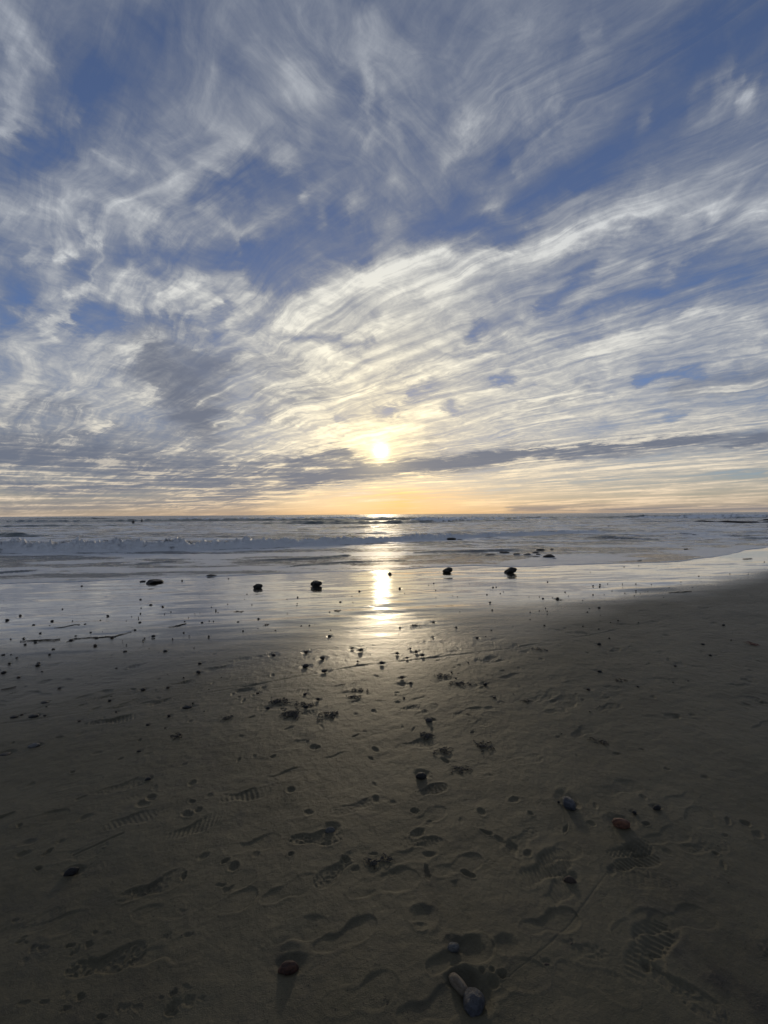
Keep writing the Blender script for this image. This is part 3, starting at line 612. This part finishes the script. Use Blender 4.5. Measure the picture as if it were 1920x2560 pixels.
# small pebbles seen on the sand (x, y of the picture and seen width)
k_ = 640/1659
LP = "911,49,18 977,87,22 1055,96,18 914,106,12 405,112,12 1108,129,9 911,140,12 1066,139,8 131,155,22 699,156,20 47,185,30 338,189,24 470,186,9 218,215,18 322,220,16 440,220,14 510,221,14 553,212,20 618,193,12 650,184,10 818,189,10 853,160,8 898,176,8 897,163,8 907,199,22 875,249,20 1197,193,14 1222,163,8 1263,142,9 1296,140,6 1310,200,20 1356,188,8 1383,189,10 1544,197,18 1476,79,8 1399,118,12 1413,133,8 1370,100,12 1585,48,6 1600,14,8 1632,82,8 588,263,18 262,267,18 154,303,18 69,306,12 230,328,20 163,342,24 460,314,26 491,287,20 624,299,22 725,297,24 664,259,8 794,316,8 995,289,28 938,301,14 927,314,14 1190,264,16 1118,305,14 1226,285,10 1353,288,16 1352,297,12 1575,254,14 617,351,30 819,344,12 345,376,24 322,406,16 22,409,24 71,408,12 108,428,20 812,389,26 891,401,8 966,367,10 1072,386,32 1042,399,8 1258,362,10 1289,387,8 61,467,26 250,463,24 246,477,30 24,525,32 120,557,26 273,517,14 755,495,16 808,461,8 1295,465,28 1286,523,30 1190,556,14 1435,554,8 1087,535,8 594,540,6 387,623,24 928,635,30 1088,621,26 1355,632,8 302,745,14 711,706,24 558,705,10 720,677,8 142,796,20 290,804,22 1250,722,16 755,781,20 1096,805,28 1324,774,10 514,839,22 959,863,24 1072,883,18 737,997,14"
MP = "201,48,8 270,35,12 267,76,10 265,88,10 202,138,8 547,65,16 477,131,12 615,132,12 628,66,8 16,175,18 305,185,14 620,176,8 293,220,14 346,218,12 381,209,6 12,237,10 125,252,14 485,248,10 290,273,8 732,170,6 963,10,8 1275,27,10 1306,32,10 1497,18,12 1583,10,10 1190,23,6 1166,38,8 1516,70,22 1530,118,14 1512,153,10 1546,195,10 1321,129,8 1416,183,10 1210,150,6 1151,198,24 1298,231,20 1525,249,14 932,232,14 1434,300,26 1486,291,12 1147,293,18 477,289,26 624,366,28 679,380,34 325,392,34 915,400,26 1000,369,20 1038,389,28 1078,411,36 977,428,22 659,451,18 814,461,36 430,430,40 323,482,42 445,514,46 1375,459,12 945,556,34 1003,590,20 1268,522,14 1296,560,16 1485,600,34 1388,598,14 12,657,26 958,687,20 401,697,28 79,754,28 326,748,34 318,663,26 1545,685,26 113,410,34"
RP = "217,105,12 228,125,10 229,144,10 118,132,10 118,180,10 177,122,10 209,219,16 501,107,10 565,105,20 489,131,14 573,151,8 688,186,12 639,199,10 460,223,12 562,242,14 458,57,10 667,62,6 731,7,8 630,301,14 566,340,26 819,200,10 1372,216,20 1420,314,14 1237,340,22 1285,413,22 1057,483,22 227,383,18 566,517,32 494,634,28 815,614,18 1042,587,14 1142,578,16 8,662,10 321,919,12 504,776,12 569,739,8 597,744,8"
UP = "231,558,12 570,575,18 525,583,14 568,588,12 620,569,8 715,570,8 803,570,8 648,616,10 730,629,12 803,616,10 343,624,14 201,665,16 295,668,30 1095,560,12 1018,597,14 1210,522,12 1285,523,8 1411,504,8 1530,508,8 1636,428,8 726,459,8 821,452,6 178,655,10 110,655,8 366,648,8 525,640,12 597,637,6 830,629,6 880,620,8 903,573,8 792,646,10 983,658,8 1170,593,8 507,493,6"
MU = "241,554,8 670,618,16 932,600,20 963,632,12 622,652,10 271,657,12 200,671,8 1118,577,8 1152,567,10 1165,611,10 1383,570,6 1535,593,16 1557,592,10 1497,640,14 1584,632,8 1604,622,8 1275,648,10 1306,655,10"
LU = "530,585,14 1180,548,14 1481,538,12 910,668,14"
def plist(s, x0, y0): return [(x0+k_*float(a), y0+k_*float(b), k_*float(c)) for a, b, c in (q.split(',') for q in s.split())]
peb = plist(LP, 0, 1480)+plist(MP, 640, 1480)+plist(RP, 1280, 1480)+plist(UP, 1280, 1240)+plist(MU, 640, 1240)+plist(LU, 0, 1240)
ded = []
for q in peb:
    if all(abs(q[0]-o[0])+3*abs(q[1]-o[1]) > 7 for o in ded): ded.append(q)
peb = ded
pm = [rock_mesh('pebble', 300+i, SM[['black','black','brown','black','boulder','black'][i % 6]], .2, .5, 2) for i in range(12)]
# landmarks used to tell the pebbles apart
LM = [(382,1455,'the flat-topped boulder'),(645,1463,'the short upright boulder'),(788,1457,'the humped boulder'),(1119,1423,'the domed boulder'),(1276,1423,'the slanting boulder'),
 (110,1600,'the left kelp strand'),(260,1592,'the long kelp strand'),(443,1564,'the forked twig'),(590,1530,'the brown weed tuft'),(840,1527,'the dark weed clump'),(1395,1498,'the weed tuft on the right flat'),
 (82,1788,'the fat black oval stone'),(467,1765,'the flat black oval stone'),(81,1862,'the pale-topped oval stone'),(1072,1803,'the upper round black stone'),(1053,1942,'the lower round black stone'),
 (725,1785,'the big dark weed patch'),(1037,1562,'the weed scrap below the glitter'),(1876,1611,'the red weed scrap'),(960,1660,'the foot of the sun reflection'),(1550,1703,'the weed tangle'),(1716,1372,'the lone sea rock'),(1695,1482,'the thin right-hand strand'),(1552,2062,'the orange-red stone'),(1424,2010,'the pale blue stone'),(178,2180,'the lone oval stone'),(1372,1388,'the largest shallows rock'),(1502,1853,'the flat dark footprint mark at right'),(109,1755,'the slanted flat stone')]
used_lab = {}
def pebble_label(px, py, wp):
    size = 'tiny' if wp < 5.2 else 'small' if wp < 8 else ('medium' if wp < 12 else 'large')
    for lx, ly, nm in sorted(LM, key=lambda q: (q[0]-px)**2+((q[1]-py)*2)**2):
        ddx, ddy = px-lx, py-ly
        if abs(ddx) < 12: d = 'straight below' if ddy > 0 else 'straight above'
        elif abs(ddy) < abs(ddx)*.25: d = 'directly right of' if ddx > 0 else 'directly left of'
        else: d = ('below ' if ddy > 0 else 'above ')+('right of' if ddx > 0 else 'left of')
        r = math.hypot(ddx, ddy); ds = 'close' if r < 45 else ('a little way' if r < 110 else 'well' if r < 240 else 'far')
        if r > 800: break
        lab = f'{size} dark pebble {ds} {d} {nm}'
        if lab not in used_lab: used_lab[lab] = 1; return lab
    zone = 'wet flat' if wetline(np.array(ground_pt(px, py)[0])) < ground_pt(px, py)[1] else 'trodden sand'
    if wp < 5.2 and px > 1500: size += ' lone'
    return f'{size} dark pebble on the {zone} '+('left of' if px < 952 else 'right of')+' the sun reflection'
for i, (px, py, wp) in enumerate(peb):
    x, y, z = ground_pt(px, py)
    W_ = wp*y/F/2*.92
    o = add_obj('pebble', pm[i % 12], label=pebble_label(px, py, wp), category='pebble', group='dark pebbles scattered on the sand')
    hz_ = W_*random.uniform(.55, .8) if wp > 6 else W_*random.uniform(.6, .9)
    o.scale = (W_, W_*random.uniform(.55, .9), hz_); o.rotation_euler = (0, random.uniform(-.15, .15), random.uniform(-.5, .5)); o.location = (x, y, z+hz_*.35)
    if wp > 6: stamp_pit_w(x, y+W_*.3, W_*1.9, W_*1.7, min(W_*.3, .008), .3, .2)

# ------------------------------------------------------------------ sand object
def lowest(x, y): 
    return 0
kx = 1-.62*sst(X, 0.5, 4.5)
wetv = 1-sst((wetline(X)-Y + 0.45*fbm(X*.7, Y*1.4, 3))/kx, -2.4, 2.3)
wetv = np.maximum(wetv, 0.0)
dark_marks = np.zeros_like(X)                                       # streaks of black heavy sand and damp, other darker patches by stones and prints
for pts, wd, k in [([(1710,2375),(1790,2440),(1860,2490),(1960,2540)], .05, .9), ([(1640,2190),(1720,2230),(1790,2260)], .05, .30), ([(1590,2110),(1650,2150)], .045, .3),
    ([(1430,2030),(1455,2075),(1470,2110)], .03, .4), ([(1065,2180),(1090,2290),(1110,2330)], .035, .4), ([(1150,2440),(1060,2500),(1000,2560)], .05, .35), ([(160,2230),(200,2200),(230,2180)], .05, .4),
    ([(700,2390),(690,2420)], .035, .5), ([(1130,2350),(1160,2380)], .035, .5), ([(230,2530),(330,2490),(420,2470)], .07, .35), ([(0,2300),(150,2260)], .08, .25), ([(980,1820),(1100,1870)], .09, .15),
    ([(450,2000),(700,1960)], .10, .15), ([(100,1850),(220,1800)], .08, .3), ([(1300,1700),(1500,1690)], .25, .15)]:
    q = [ground_pt(*p)[:2] for p in pts]
    for (xa, ya), (xb, yb) in zip(q[:-1], q[1:]):
        L = math.hypot(xb-xa, yb-ya); t = np.clip(((X-xa)*(xb-xa)+(Y-ya)*(yb-ya))/(L*L), 0, 1)
        dark_marks = np.maximum(dark_marks, k*np.exp(-(np.hypot(X-xa-t*(xb-xa), Y-ya-t*(yb-ya))/wd + .5*fbm(X*9, Y*9, 3))**2))
sand = add_obj('sand', grid_mesh('sand', X, Y, Z, {'wet': wetv, 'dark_marks': dark_marks}), mat=sandm, kind='structure')
def sand_z(x, y):
    i = min(max(np.searchsorted(yr, y)-1, 0), len(yr)-2); t = (y-yr[i])/(yr[i+1]-yr[i])
    return float(np.interp(x, X[i], Z[i])*(1-t)+np.interp(x, X[i+1], Z[i+1])*t)

# ------------------------------------------------------------------ kelp, twigs, seaweed
def strand(name, pts, r, m, seed=0, **props):
    rs = random.Random(seed); w_ = [Vector(ground_pt(a, b)) for a, b in pts]; P_ = []
    for a, b in zip(w_[:-1], w_[1:]):
        n = max(2, int((b-a).length/.03))
        for k in range(n): P_.append(a.lerp(b, k/n))
    P_.append(w_[-1]); bm = bmesh.new(); rings = []
    for i, q in enumerate(P_):
        q = q+Vector((rs.gauss(0, r*.7), rs.gauss(0, r*.7), 0)); q.z = sand_z(q.x, q.y)+r*.55
        t = (P_[min(i+1, len(P_)-1)]-P_[max(i-1, 0)]).normalized(); s = Vector((-t.y, t.x, 0))
        rr_ = .6*r*(.45+.55*math.sin(math.pi*min(max(i/len(P_), .04), .96)))*rs.uniform(.75, 1.25)
        rings.append([bm.verts.new(q+s*math.cos(k*math.pi/3)*rr_+Vector((0, 0, math.sin(k*math.pi/3)*rr_))) for k in range(6)])
    for a, b in zip(rings[:-1], rings[1:]):
        for k in range(6): bm.faces.new((a[k], a[(k+1) % 6], b[(k+1) % 6], b[k]))
    bm.faces.new(rings[0][::-1]); bm.faces.new(rings[-1])
    me = bpy.data.meshes.new(name); bm.to_mesh(me); bm.free(); me.materials.append(m)
    return add_obj(name, me, **props)
def clump(name, px, py, wpx, hpx, n, m, label, seed=0, cat='seaweed', group='scraps of seaweed on the sand'):
    rs = random.Random(seed); cx, cy, cz = ground_pt(px, py); _, ya, _ = ground_pt(px, py-hpx/2); _, yb, _ = ground_pt(px, py+hpx/2)
    hw, hy = wpx*cy/F/2, abs(ya-yb)/2; bm = bmesh.new()
    for _ in range(int(n*.7)):
        x, y = cx+hw*max(-1.1, min(1.1, rs.gauss(0, .5))), cy+hy*max(-1.1, min(1.1, rs.gauss(0, .5))); a = rs.gauss(.2, .8); L = rs.uniform(.012, .05)*(0.7+cy*.08); wd = rs.uniform(.002, .006)*(0.6+cy*.12)
        prev = None
        for k in range(5):
            t = k/4; q = Vector((x+math.cos(a)*L*t, y+math.sin(a)*L*t, 0)); q.z = sand_z(q.x, q.y)+.001+wd*.8*math.sin(math.pi*t)*rs.uniform(.5, 2); a += rs.gauss(0, .4)
            s = Vector((-math.sin(a), math.cos(a), 0))*wd*(1-.8*abs(2*t-1)); top = q+Vector((0, 0, wd*.7))
            cur = [bm.verts.new(q-s), bm.verts.new(top), bm.verts.new(q+s)]
            if prev:
                bm.faces.new((prev[0], prev[1], cur[1], cur[0])); bm.faces.new((prev[1], prev[2], cur[2], cur[1])); bm.faces.new((prev[2], prev[0], cur[0], cur[2]))
            prev = cur
    me = bpy.data.meshes.new(name); bm.to_mesh(me); bm.free(); me.materials.append(m)
    return add_obj(name, me, label=label, category=cat, group=group)
strand('kelp_strand', [(45,1605),(75,1601),(110,1600),(148,1599)], .013, weed, 1, label='short dark kelp strand on wet sand near the left edge', category='kelp', group='kelp strands on the wet flat')
strand('kelp_strand', [(163,1605),(180,1598),(215,1595),(250,1593),(280,1592),(305,1586),(328,1580)], .010, weed, 2, label='longest curving kelp strand on the left wet sand', category='kelp', group='kelp strands on the wet flat')
strand('twig', [(420,1570),(432,1568),(450,1564),(466,1560)], .010, weed, 3, label='thin forked twig right of the kelp strands', category='twig')
strand('kelp_strand', [(135,1571),(160,1569),(185,1564),(200,1563)], .007, weed, 4, label='faint thin strand among pebbles above the longest kelp', category='kelp', group='kelp strands on the wet flat')
strand('kelp_strand', [(1672,1483),(1695,1482),(1730,1480)], .014, weed, 5, label='thin dark strand on the right wet flat', category='kelp', group='kelp strands on the wet flat')
strand('kelp_strand', [(1855,1398),(1865,1397.5),(1882,1397)], .02, weed, 6, label='short dark strand near the swash at the far right', category='kelp', group='kelp strands on the wet flat')
strand('kelp_strand', [(2,1726),(20,1723),(42,1718)], .009, weed, 7, label='dull thin strand at the left edge above the groove', category='kelp', group='kelp strands on the wet flat')
for i, a in enumerate([(595,1530,26,4,26,'brown weed tuft left of the glitter on wet sand'),(841,1528,16,5,26,'dark weed clump just left of the sun glitter'),(1395,1499,18,6,30,'shaggy weed tuft on the shiny right flat'),
   (1037,1564,22,6,26,'weed scrap right below the end of the glitter'),(664,1563,12,4,12,'small weed scrap between the kelp and the glitter'),(725,1788,60,22,110,'large dark seaweed patch left of centre, lowest of its group'),
   (695,1755,56,16,80,'dark seaweed patch above the large one, left of centre'),(818,1788,50,20,60,'dark seaweed patch just right of the large one'),(760,1765,50,14,50,'thin scatter of weed between the dark patches'),
   (895,1725,40,9,36,'flat dark weed scrap below the groove at centre'),(1105,1690,50,10,44,'weed scatter right of centre just below the groove'),(1145,1710,50,10,40,'long flat weed scrap right of centre'),
   (880,1743,26,9,26,'small weed scrap under the centre groove'),(1060,1840,24,12,50,'round tangle of weed right of centre'),(1205,1865,40,16,40,'torn weed scraps on trodden sand right of centre'),
   (1100,1880,40,16,34,'weed crumbs beside the grid-tread print'),(1502,1853,34,10,36,'dark flat footprint mark of weed strips on the right trodden sand'),(1317,1753,22,7,22,'small dark footprint mark of weed strips at right, level with the large patch'),  # last two: weed strips added to stand in for dark footprint marks
   (928,2160,22,14,26,'black crumbs of weed at lower centre'),(960,2150,26,14,12,'sparse weed specks right of the black crumbs'),(1345,1625,26,8,20,'thin weed scrap beside the groove at right'),
   (1550,1703,30,10,24,'weed tangle on the right trodden sand'),(440,1842,30,8,26,'dark weed scrap at left below the groove'),(560,1797,28,8,24,'weed scrap just below the groove left of the patches'),
   (1150,1925,40,20,26,'scattered weed crumbs above right of the round stone')]):
    clump('seaweed_scrap', a[0], a[1], a[2], a[3], a[4], weed, a[5], 20+i)
clump('seaweed_scrap', 1876, 1611, 24, 7, 26, weedred, 'red weed scrap near the right edge on dull sand', 77)

# shell grit and sand crumbs: one uncountable scatter
gp, gf = [], []
rg2 = np.random.default_rng(21)
for i in range(9000):
    y = 1.05+13*rg2.random()**1.9; x = (rg2.random()*2-1)*(y+.4)
    if y > shore0(np.array(x))-.2: continue
    s = rg2.uniform(.0009, .0026)*(.7+.22*y); z = sand_z(x, y); b = len(gp); a = rg2.random()*6
    for k in range(4): gp.append((x+s*math.cos(a+k*1.57), y+s*math.sin(a+k*1.57), z-.0005))
    gp.append((x, y, z+s*.8))
    for k in range(4): gf.append((b+k, b+(k+1) % 4, b+4))
me = bpy.data.meshes.new('shell_grit'); me.from_pydata(gp, [], gf); me.materials.append(SM['brown'])
add_obj('shell_grit', me, kind='stuff', label='fine dark grit scattered over the whole sand', category='grit')

# ------------------------------------------------------------------ sea
def wave_fn(pts, hs, back, front, wob, seed):
    q = sorted((plane_pt(x, y)+(h,)) for (x, y), h in zip(pts, hs))
    xs = np.array([a[0] for a in q]); ys = np.array([a[1] for a in q]); hh = np.array([a[2] for a in q])
    def f(X_, Y_):
        yb = np.interp(X_, xs, ys) + wob*fbm(X_*.35+seed, X_*0+seed, 4)
        h = np.interp(X_, xs, hh, left=hh[0], right=hh[-1])*(1+.5*fbm(X_*.8+seed, X_*0, 3))
        d = Y_-yb
        pr = np.where(d < front, sst(d, 0, front), np.exp(-((d-front)/back)**1.5)); pr = np.where(d < 0, 0, pr)
        return h*pr, d/front, h
    return f
WAVES = [ # base line, heights, back, front, wobble, foam on face, foam behind, dark face
 (wave_fn([(-400,1396),(0,1383),(320,1382),(640,1371),(800,1365),(960,1356),(1100,1350),(1280,1341),(1400,1336),(1480,1333),(1560,1328)], [.34,.34,.33,.33,.30,.27,.24,.20,.17,.14,0], 1.1, .55, .7, 1), 1.0, 1.0, 0),
 (wave_fn([(520,1310),(640,1310),(780,1311),(1000,1310),(1100,1306),(1400,1300),(1700,1297)], [0,.25,.62,.60,.42,.35,0], 3.0, 2.4, .8, 2), 0.0, .35, 1),
 (wave_fn([(960,1308),(1060,1307),(1280,1301),(1500,1298)], [0,.4,.4,0], 2.2, 1.2, .8, 3), 1.0, .7, 0),
 (wave_fn([(330,1301),(460,1301),(640,1300),(900,1299),(1300,1296),(1500,1294)], [.0,.75,.75,.8,.6,0], 6, 4, 1.5, 4), .75, .6, .6),
 (wave_fn([(-300,1322),(0,1319),(300,1315),(420,1314)], [.3,.3,.25,0], 2.2, 1.6, .8, 5), .0, .2, 1),
 (wave_fn([(-300,1344),(0,1343),(80,1342),(140,1340)], [.3,.26,.18,0], 1.2, .9, .5, 6), .0, .3, 1),
 (wave_fn([(-300,1309),(0,1307),(40,1306)], [.7,.6,0], 3, 2.4, .5, 7), .1, .2, 1),
 (wave_fn([(20,1299),(100,1298),(220,1298),(300,1297)], [0,.8,.7,0], 7, 5, 1, 8), .0, .1, 1),
 (wave_fn([(600,1405),(650,1404),(790,1399),(860,1392),(900,1390)], [0,.05,.06,.04,0], .35, .18, .25, 9), .2, .3, .5),
 (wave_fn([(640,1428),(740,1417),(850,1409),(960,1404),(1080,1402)], [.012,.03,.04,.03,0], .25, .12, .2, 10), .1, .2, .4),
 (wave_fn([(1000,1387),(1060,1384),(1180,1381),(1290,1377),(1380,1368)], [0,.05,.07,.06,0], .4, .22, .3, 11), .5, .5, .3),
 (wave_fn([(310,1414),(350,1411),(400,1409),(470,1404)], [0,.05,.05,0], .3, .2, .3, 12), .15, .3, .5),
 (wave_fn([(-60,1440),(0,1434),(80,1430),(170,1422)], [.03,.04,.04,0], .25, .15, .3, 13), .4, .5, .3),
 (wave_fn([(1460,1346),(1520,1347),(1620,1350),(1700,1352)], [0,.10,.12,0], .9, .5, .6, 14), .55, .5, .3),
 (wave_fn([(1640,1337),(1720,1336),(1800,1340)], [0,.08,0], .6, .4, .5, 15), .1, .3, .5),
 (wave_fn([(1840,1346),(1900,1347),(2000,1348)], [0,.07,.06], .6, .4, .5, 16), .1, .3, .5),
 (wave_fn([(820,1321),(900,1320),(960,1319),(1010,1318)], [0,.2,.15,0], 1.4, .9, .6, 17), .2, .3, .4),
 (wave_fn([(640,1327),(760,1325),(900,1323)], [0,.12,0], 1.0, .7, .6, 18), .3, .5, .4),
 (wave_fn([(1500,1299),(1650,1297),(1900,1295),(2200,1294)], [0,.4,.45,.4], 4, 3, 1, 19), .8, .7, .3),
]
rs_ = [6.0]
while rs_[-1] < 30000:
    y = rs_[-1]; base = max(.03, y*y/(F*CAMZ)*.30)
    if y < 15: base = .045
    elif y < 36: base = .055
    elif y < 75: base = .22
    elif y < 240: base = max(.9, y*y/(F*CAMZ)*.03)
    rs_.append(y+base)
ys_ = np.array(rs_); nc = 760
uc2 = np.linspace(-1, 1, nc); hf = 1.06*ys_+2
SX = np.concatenate([hf[:, None]*np.array([-12., -5, -2.5, -1.6, -1.2]), hf[:, None]*uc2[None], hf[:, None]*np.array([1.2, 1.6, 2.5, 5, 12.])], 1)
SY = np.repeat(ys_[:, None], SX.shape[1], 1)
s = SY-shore(SX)                                                # metres beyond the swash edge
lip = .012*sst(s, 0, .10)+.004*np.exp(-((s-.07)/.04)**2)
SZ = lip+sst(s, .3, 4)*.015*fbm(SX*.8, SY*1.6, 4)*np.clip(40/SY, 0, 1)
SZ += sst(s, .4, 6)*.012*fbm(SX*2.1+3, SY*4.5, 4)*np.clip(20/SY, 0, 1)
SZ += sst(s, .4, 4)*.016*fbm(SX*3.3+1, SY*9, 3)*np.clip(22/SY, 0, 1)*(SY < 34)
SZ += sst(SY, 14, 26)*.10*fbm(SX*.5, SY*1.5, 3)*sst(SY, 130, 60)
SZ += sst(SY, 40, 80)*.30*fbm(SX*.10, SY*.34, 3)*sst(SY, 300, 160)
SZ += sst(SY, 60, 160)*.16*fbm(SX*.03+2, SY*.09, 3)
foam = .60+.85*np.clip(fbm(SX*.28+5, SY*.95, 5, .6)+.17, 0, 1)*sst(SY, 130, 20)
foam = foam+.0*sst(s, 2.5, .2)+.25*np.exp(-((s-.04)/.07)**2)
face = np.zeros_like(SX)
for f, ff, fb, fd in WAVES:
    h, dn_, H = f(SX, SY)
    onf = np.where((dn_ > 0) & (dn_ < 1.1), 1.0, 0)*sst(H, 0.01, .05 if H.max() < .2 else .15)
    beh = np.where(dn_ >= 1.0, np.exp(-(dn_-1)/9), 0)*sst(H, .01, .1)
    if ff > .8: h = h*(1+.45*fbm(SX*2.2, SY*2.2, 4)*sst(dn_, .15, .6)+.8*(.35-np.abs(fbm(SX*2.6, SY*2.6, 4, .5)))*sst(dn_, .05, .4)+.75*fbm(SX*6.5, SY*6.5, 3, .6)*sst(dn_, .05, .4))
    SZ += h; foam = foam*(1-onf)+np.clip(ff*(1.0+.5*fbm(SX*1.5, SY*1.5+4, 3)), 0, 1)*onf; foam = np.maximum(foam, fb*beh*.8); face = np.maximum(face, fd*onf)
sg = sand_base(SX, SY)
SZ = np.where(s < 0, np.minimum(SZ, sg-.03), SZ)
SZ = np.where(s < -.4, sg-.25, SZ)
sea = add_obj('sea', grid_mesh('sea', SX, SY, SZ, {'foam': np.clip(foam, 0, 1.1), 'face': face}), mat=seam, kind='structure')

# spray thrown up where the far wave breaks
def spray(px, py, wpx, hpx, n, label):
    x, y = plane_pt(px, py); sx, sz = wpx*y/F/2, hpx*y/F; bm = bmesh.new(); rs = random.Random(3)
    for _ in range(n):
        t = rs.random(); q = Vector((x+sx*rs.gauss(0, .45), y+rs.gauss(0, .5), .2+sz*t*max(.1, 1-abs(rs.gauss(0, .4)))))
        bmesh.ops.create_icosphere(bm, subdivisions=1, radius=rs.uniform(.04, .16)*(1.2-t), matrix=Matrix.Translation(q))
    me = bpy.data.meshes.new('wave_spray'); bm.to_mesh(me); bm.free()
    m, N, B = mat('white_spray'); B.inputs['Base Color'].default_value = (.8, .82, .84, 1); B.inputs['Roughness'].default_value = .7; me.materials.append(m)
    add_obj('wave_spray', me, kind='stuff', label=label, category='spray')
spray(576, 1301, 34, 8, 220, 'white spray bursting from the far breaking wave left of centre')

# ------------------------------------------------------------------ two surfers sitting on their boards
suit, N, B = mat('black_wetsuit'); B.inputs['Base Color'].default_value = (.01, .01, .012, 1); B.inputs['Roughness'].default_value = .5
skin, N, B = mat('skin'); B.inputs['Base Color'].default_value = (.30, .17, .11, 1); B.inputs['Roughness'].default_value = .6
hair, N, B = mat('dark_hair'); B.inputs['Base Color'].default_value = (.02, .014, .01, 1)
brd, N, B = mat('board_white'); B.inputs['Base Color'].default_value = (.5, .5, .48, 1); B.inputs['Roughness'].default_value = .3
def surfer(px, py, rot, lab, labb):
    x, y = plane_pt(px, py); z = float(0.02)
    root = add_obj('person', None, label=lab, category='person', group='surfers waiting beyond the breakers'); root.location = (x, y, z); root.rotation_euler = (0, 0, rot)
    V = [(0,0,.12),(0,.02,.32),(0,.03,.50),(0,.03,.60),(0,.04,.66),(.17,.04,.54),(.24,.12,.34),(.20,.28,.22),(-.17,.04,.54),(-.24,.12,.34),(-.20,.28,.22),
         (.12,.05,.08),(.32,.34,.04),(.34,.36,-.32),(-.12,.05,.08),(-.32,.34,.04),(-.34,.36,-.32)]
    E = [(0,1),(1,2),(2,3),(3,4),(3,5),(5,6),(6,7),(3,8),(8,9),(9,10),(0,11),(11,12),(12,13),(0,14),(14,15),(15,16)]
    Rr = [.15,.14,.16,.09,.055,.065,.05,.035,.065,.05,.035,.10,.075,.05,.10,.075,.05]
    me = bpy.data.meshes.new('body'); me.from_pydata(V, E, []); b = add_obj('body', me, root, suit)
    md = b.modifiers.new('Skin', 'SKIN'); 
    for i, r in enumerate(Rr): me.skin_vertices[0].data[i].radius = (r, r*.85)
    me.skin_vertices[0].data[0].use_root = True
    b.modifiers.new('Sub', 'SUBSURF').render_levels = 2
    bm = bmesh.new(); bmesh.ops.create_uvsphere(bm, u_segments=16, v_segments=12, radius=.105)
    for v in bm.verts:
        v.co.x *= .8; v.co.z *= 1.15
        if v.co.y > .05: v.co.y += .012*(abs(v.co.x) < .02)*(abs(v.co.z) < .04)
        if v.co.z < -.05: v.co.y *= .85; v.co.x *= .85
    me = bpy.data.meshes.new('head'); bm.to_mesh(me); bm.free(); h = add_obj('head', me, root, skin); h.location = (0, .05, .79)
    bm = bmesh.new(); bmesh.ops.create_uvsphere(bm, u_segments=16, v_segments=12, radius=.115)
    bmesh.ops.delete(bm, geom=[v for v in bm.verts if v.co.z < -.02 and v.co.y > -.04 or v.co.y > .07 and v.co.z < .05], context='VERTS')
    for v in bm.verts: v.co.x *= .82; v.co.z *= 1.12
    me = bpy.data.meshes.new('hair'); bm.to_mesh(me); bm.free(); h = add_obj('hair', me, root, hair); h.location = (0, .045, .80)
    bm = bmesh.new(); bmesh.ops.create_uvsphere(bm, u_segments=20, v_segments=10, radius=1)
    for v in bm.verts: 
        tt = v.co.y; v.co = Vector((v.co.x*.27*(1-.12*tt), tt*.95+.25, v.co.z*.035+.10*max(0, tt)**3))
    me = bpy.data.meshes.new('surfboard'); bm.to_mesh(me); bm.free(); sb = add_obj('surfboard', me, None, brd, label=labb, category='surfboard', group='surfboards under the surfers')
    sb.location = (x, y, z-.02); sb.rotation_euler = (0, 0, rot)
surfer(333, 1310.5, .4, 'surfer in black wetsuit sitting on the sea at far left, the nearer one', 'surfboard under the nearer surfer at far left')
surfer(354, 1305.5, -.3, 'smaller distant surfer in black, right behind the nearer one', 'surfboard under the farther surfer')
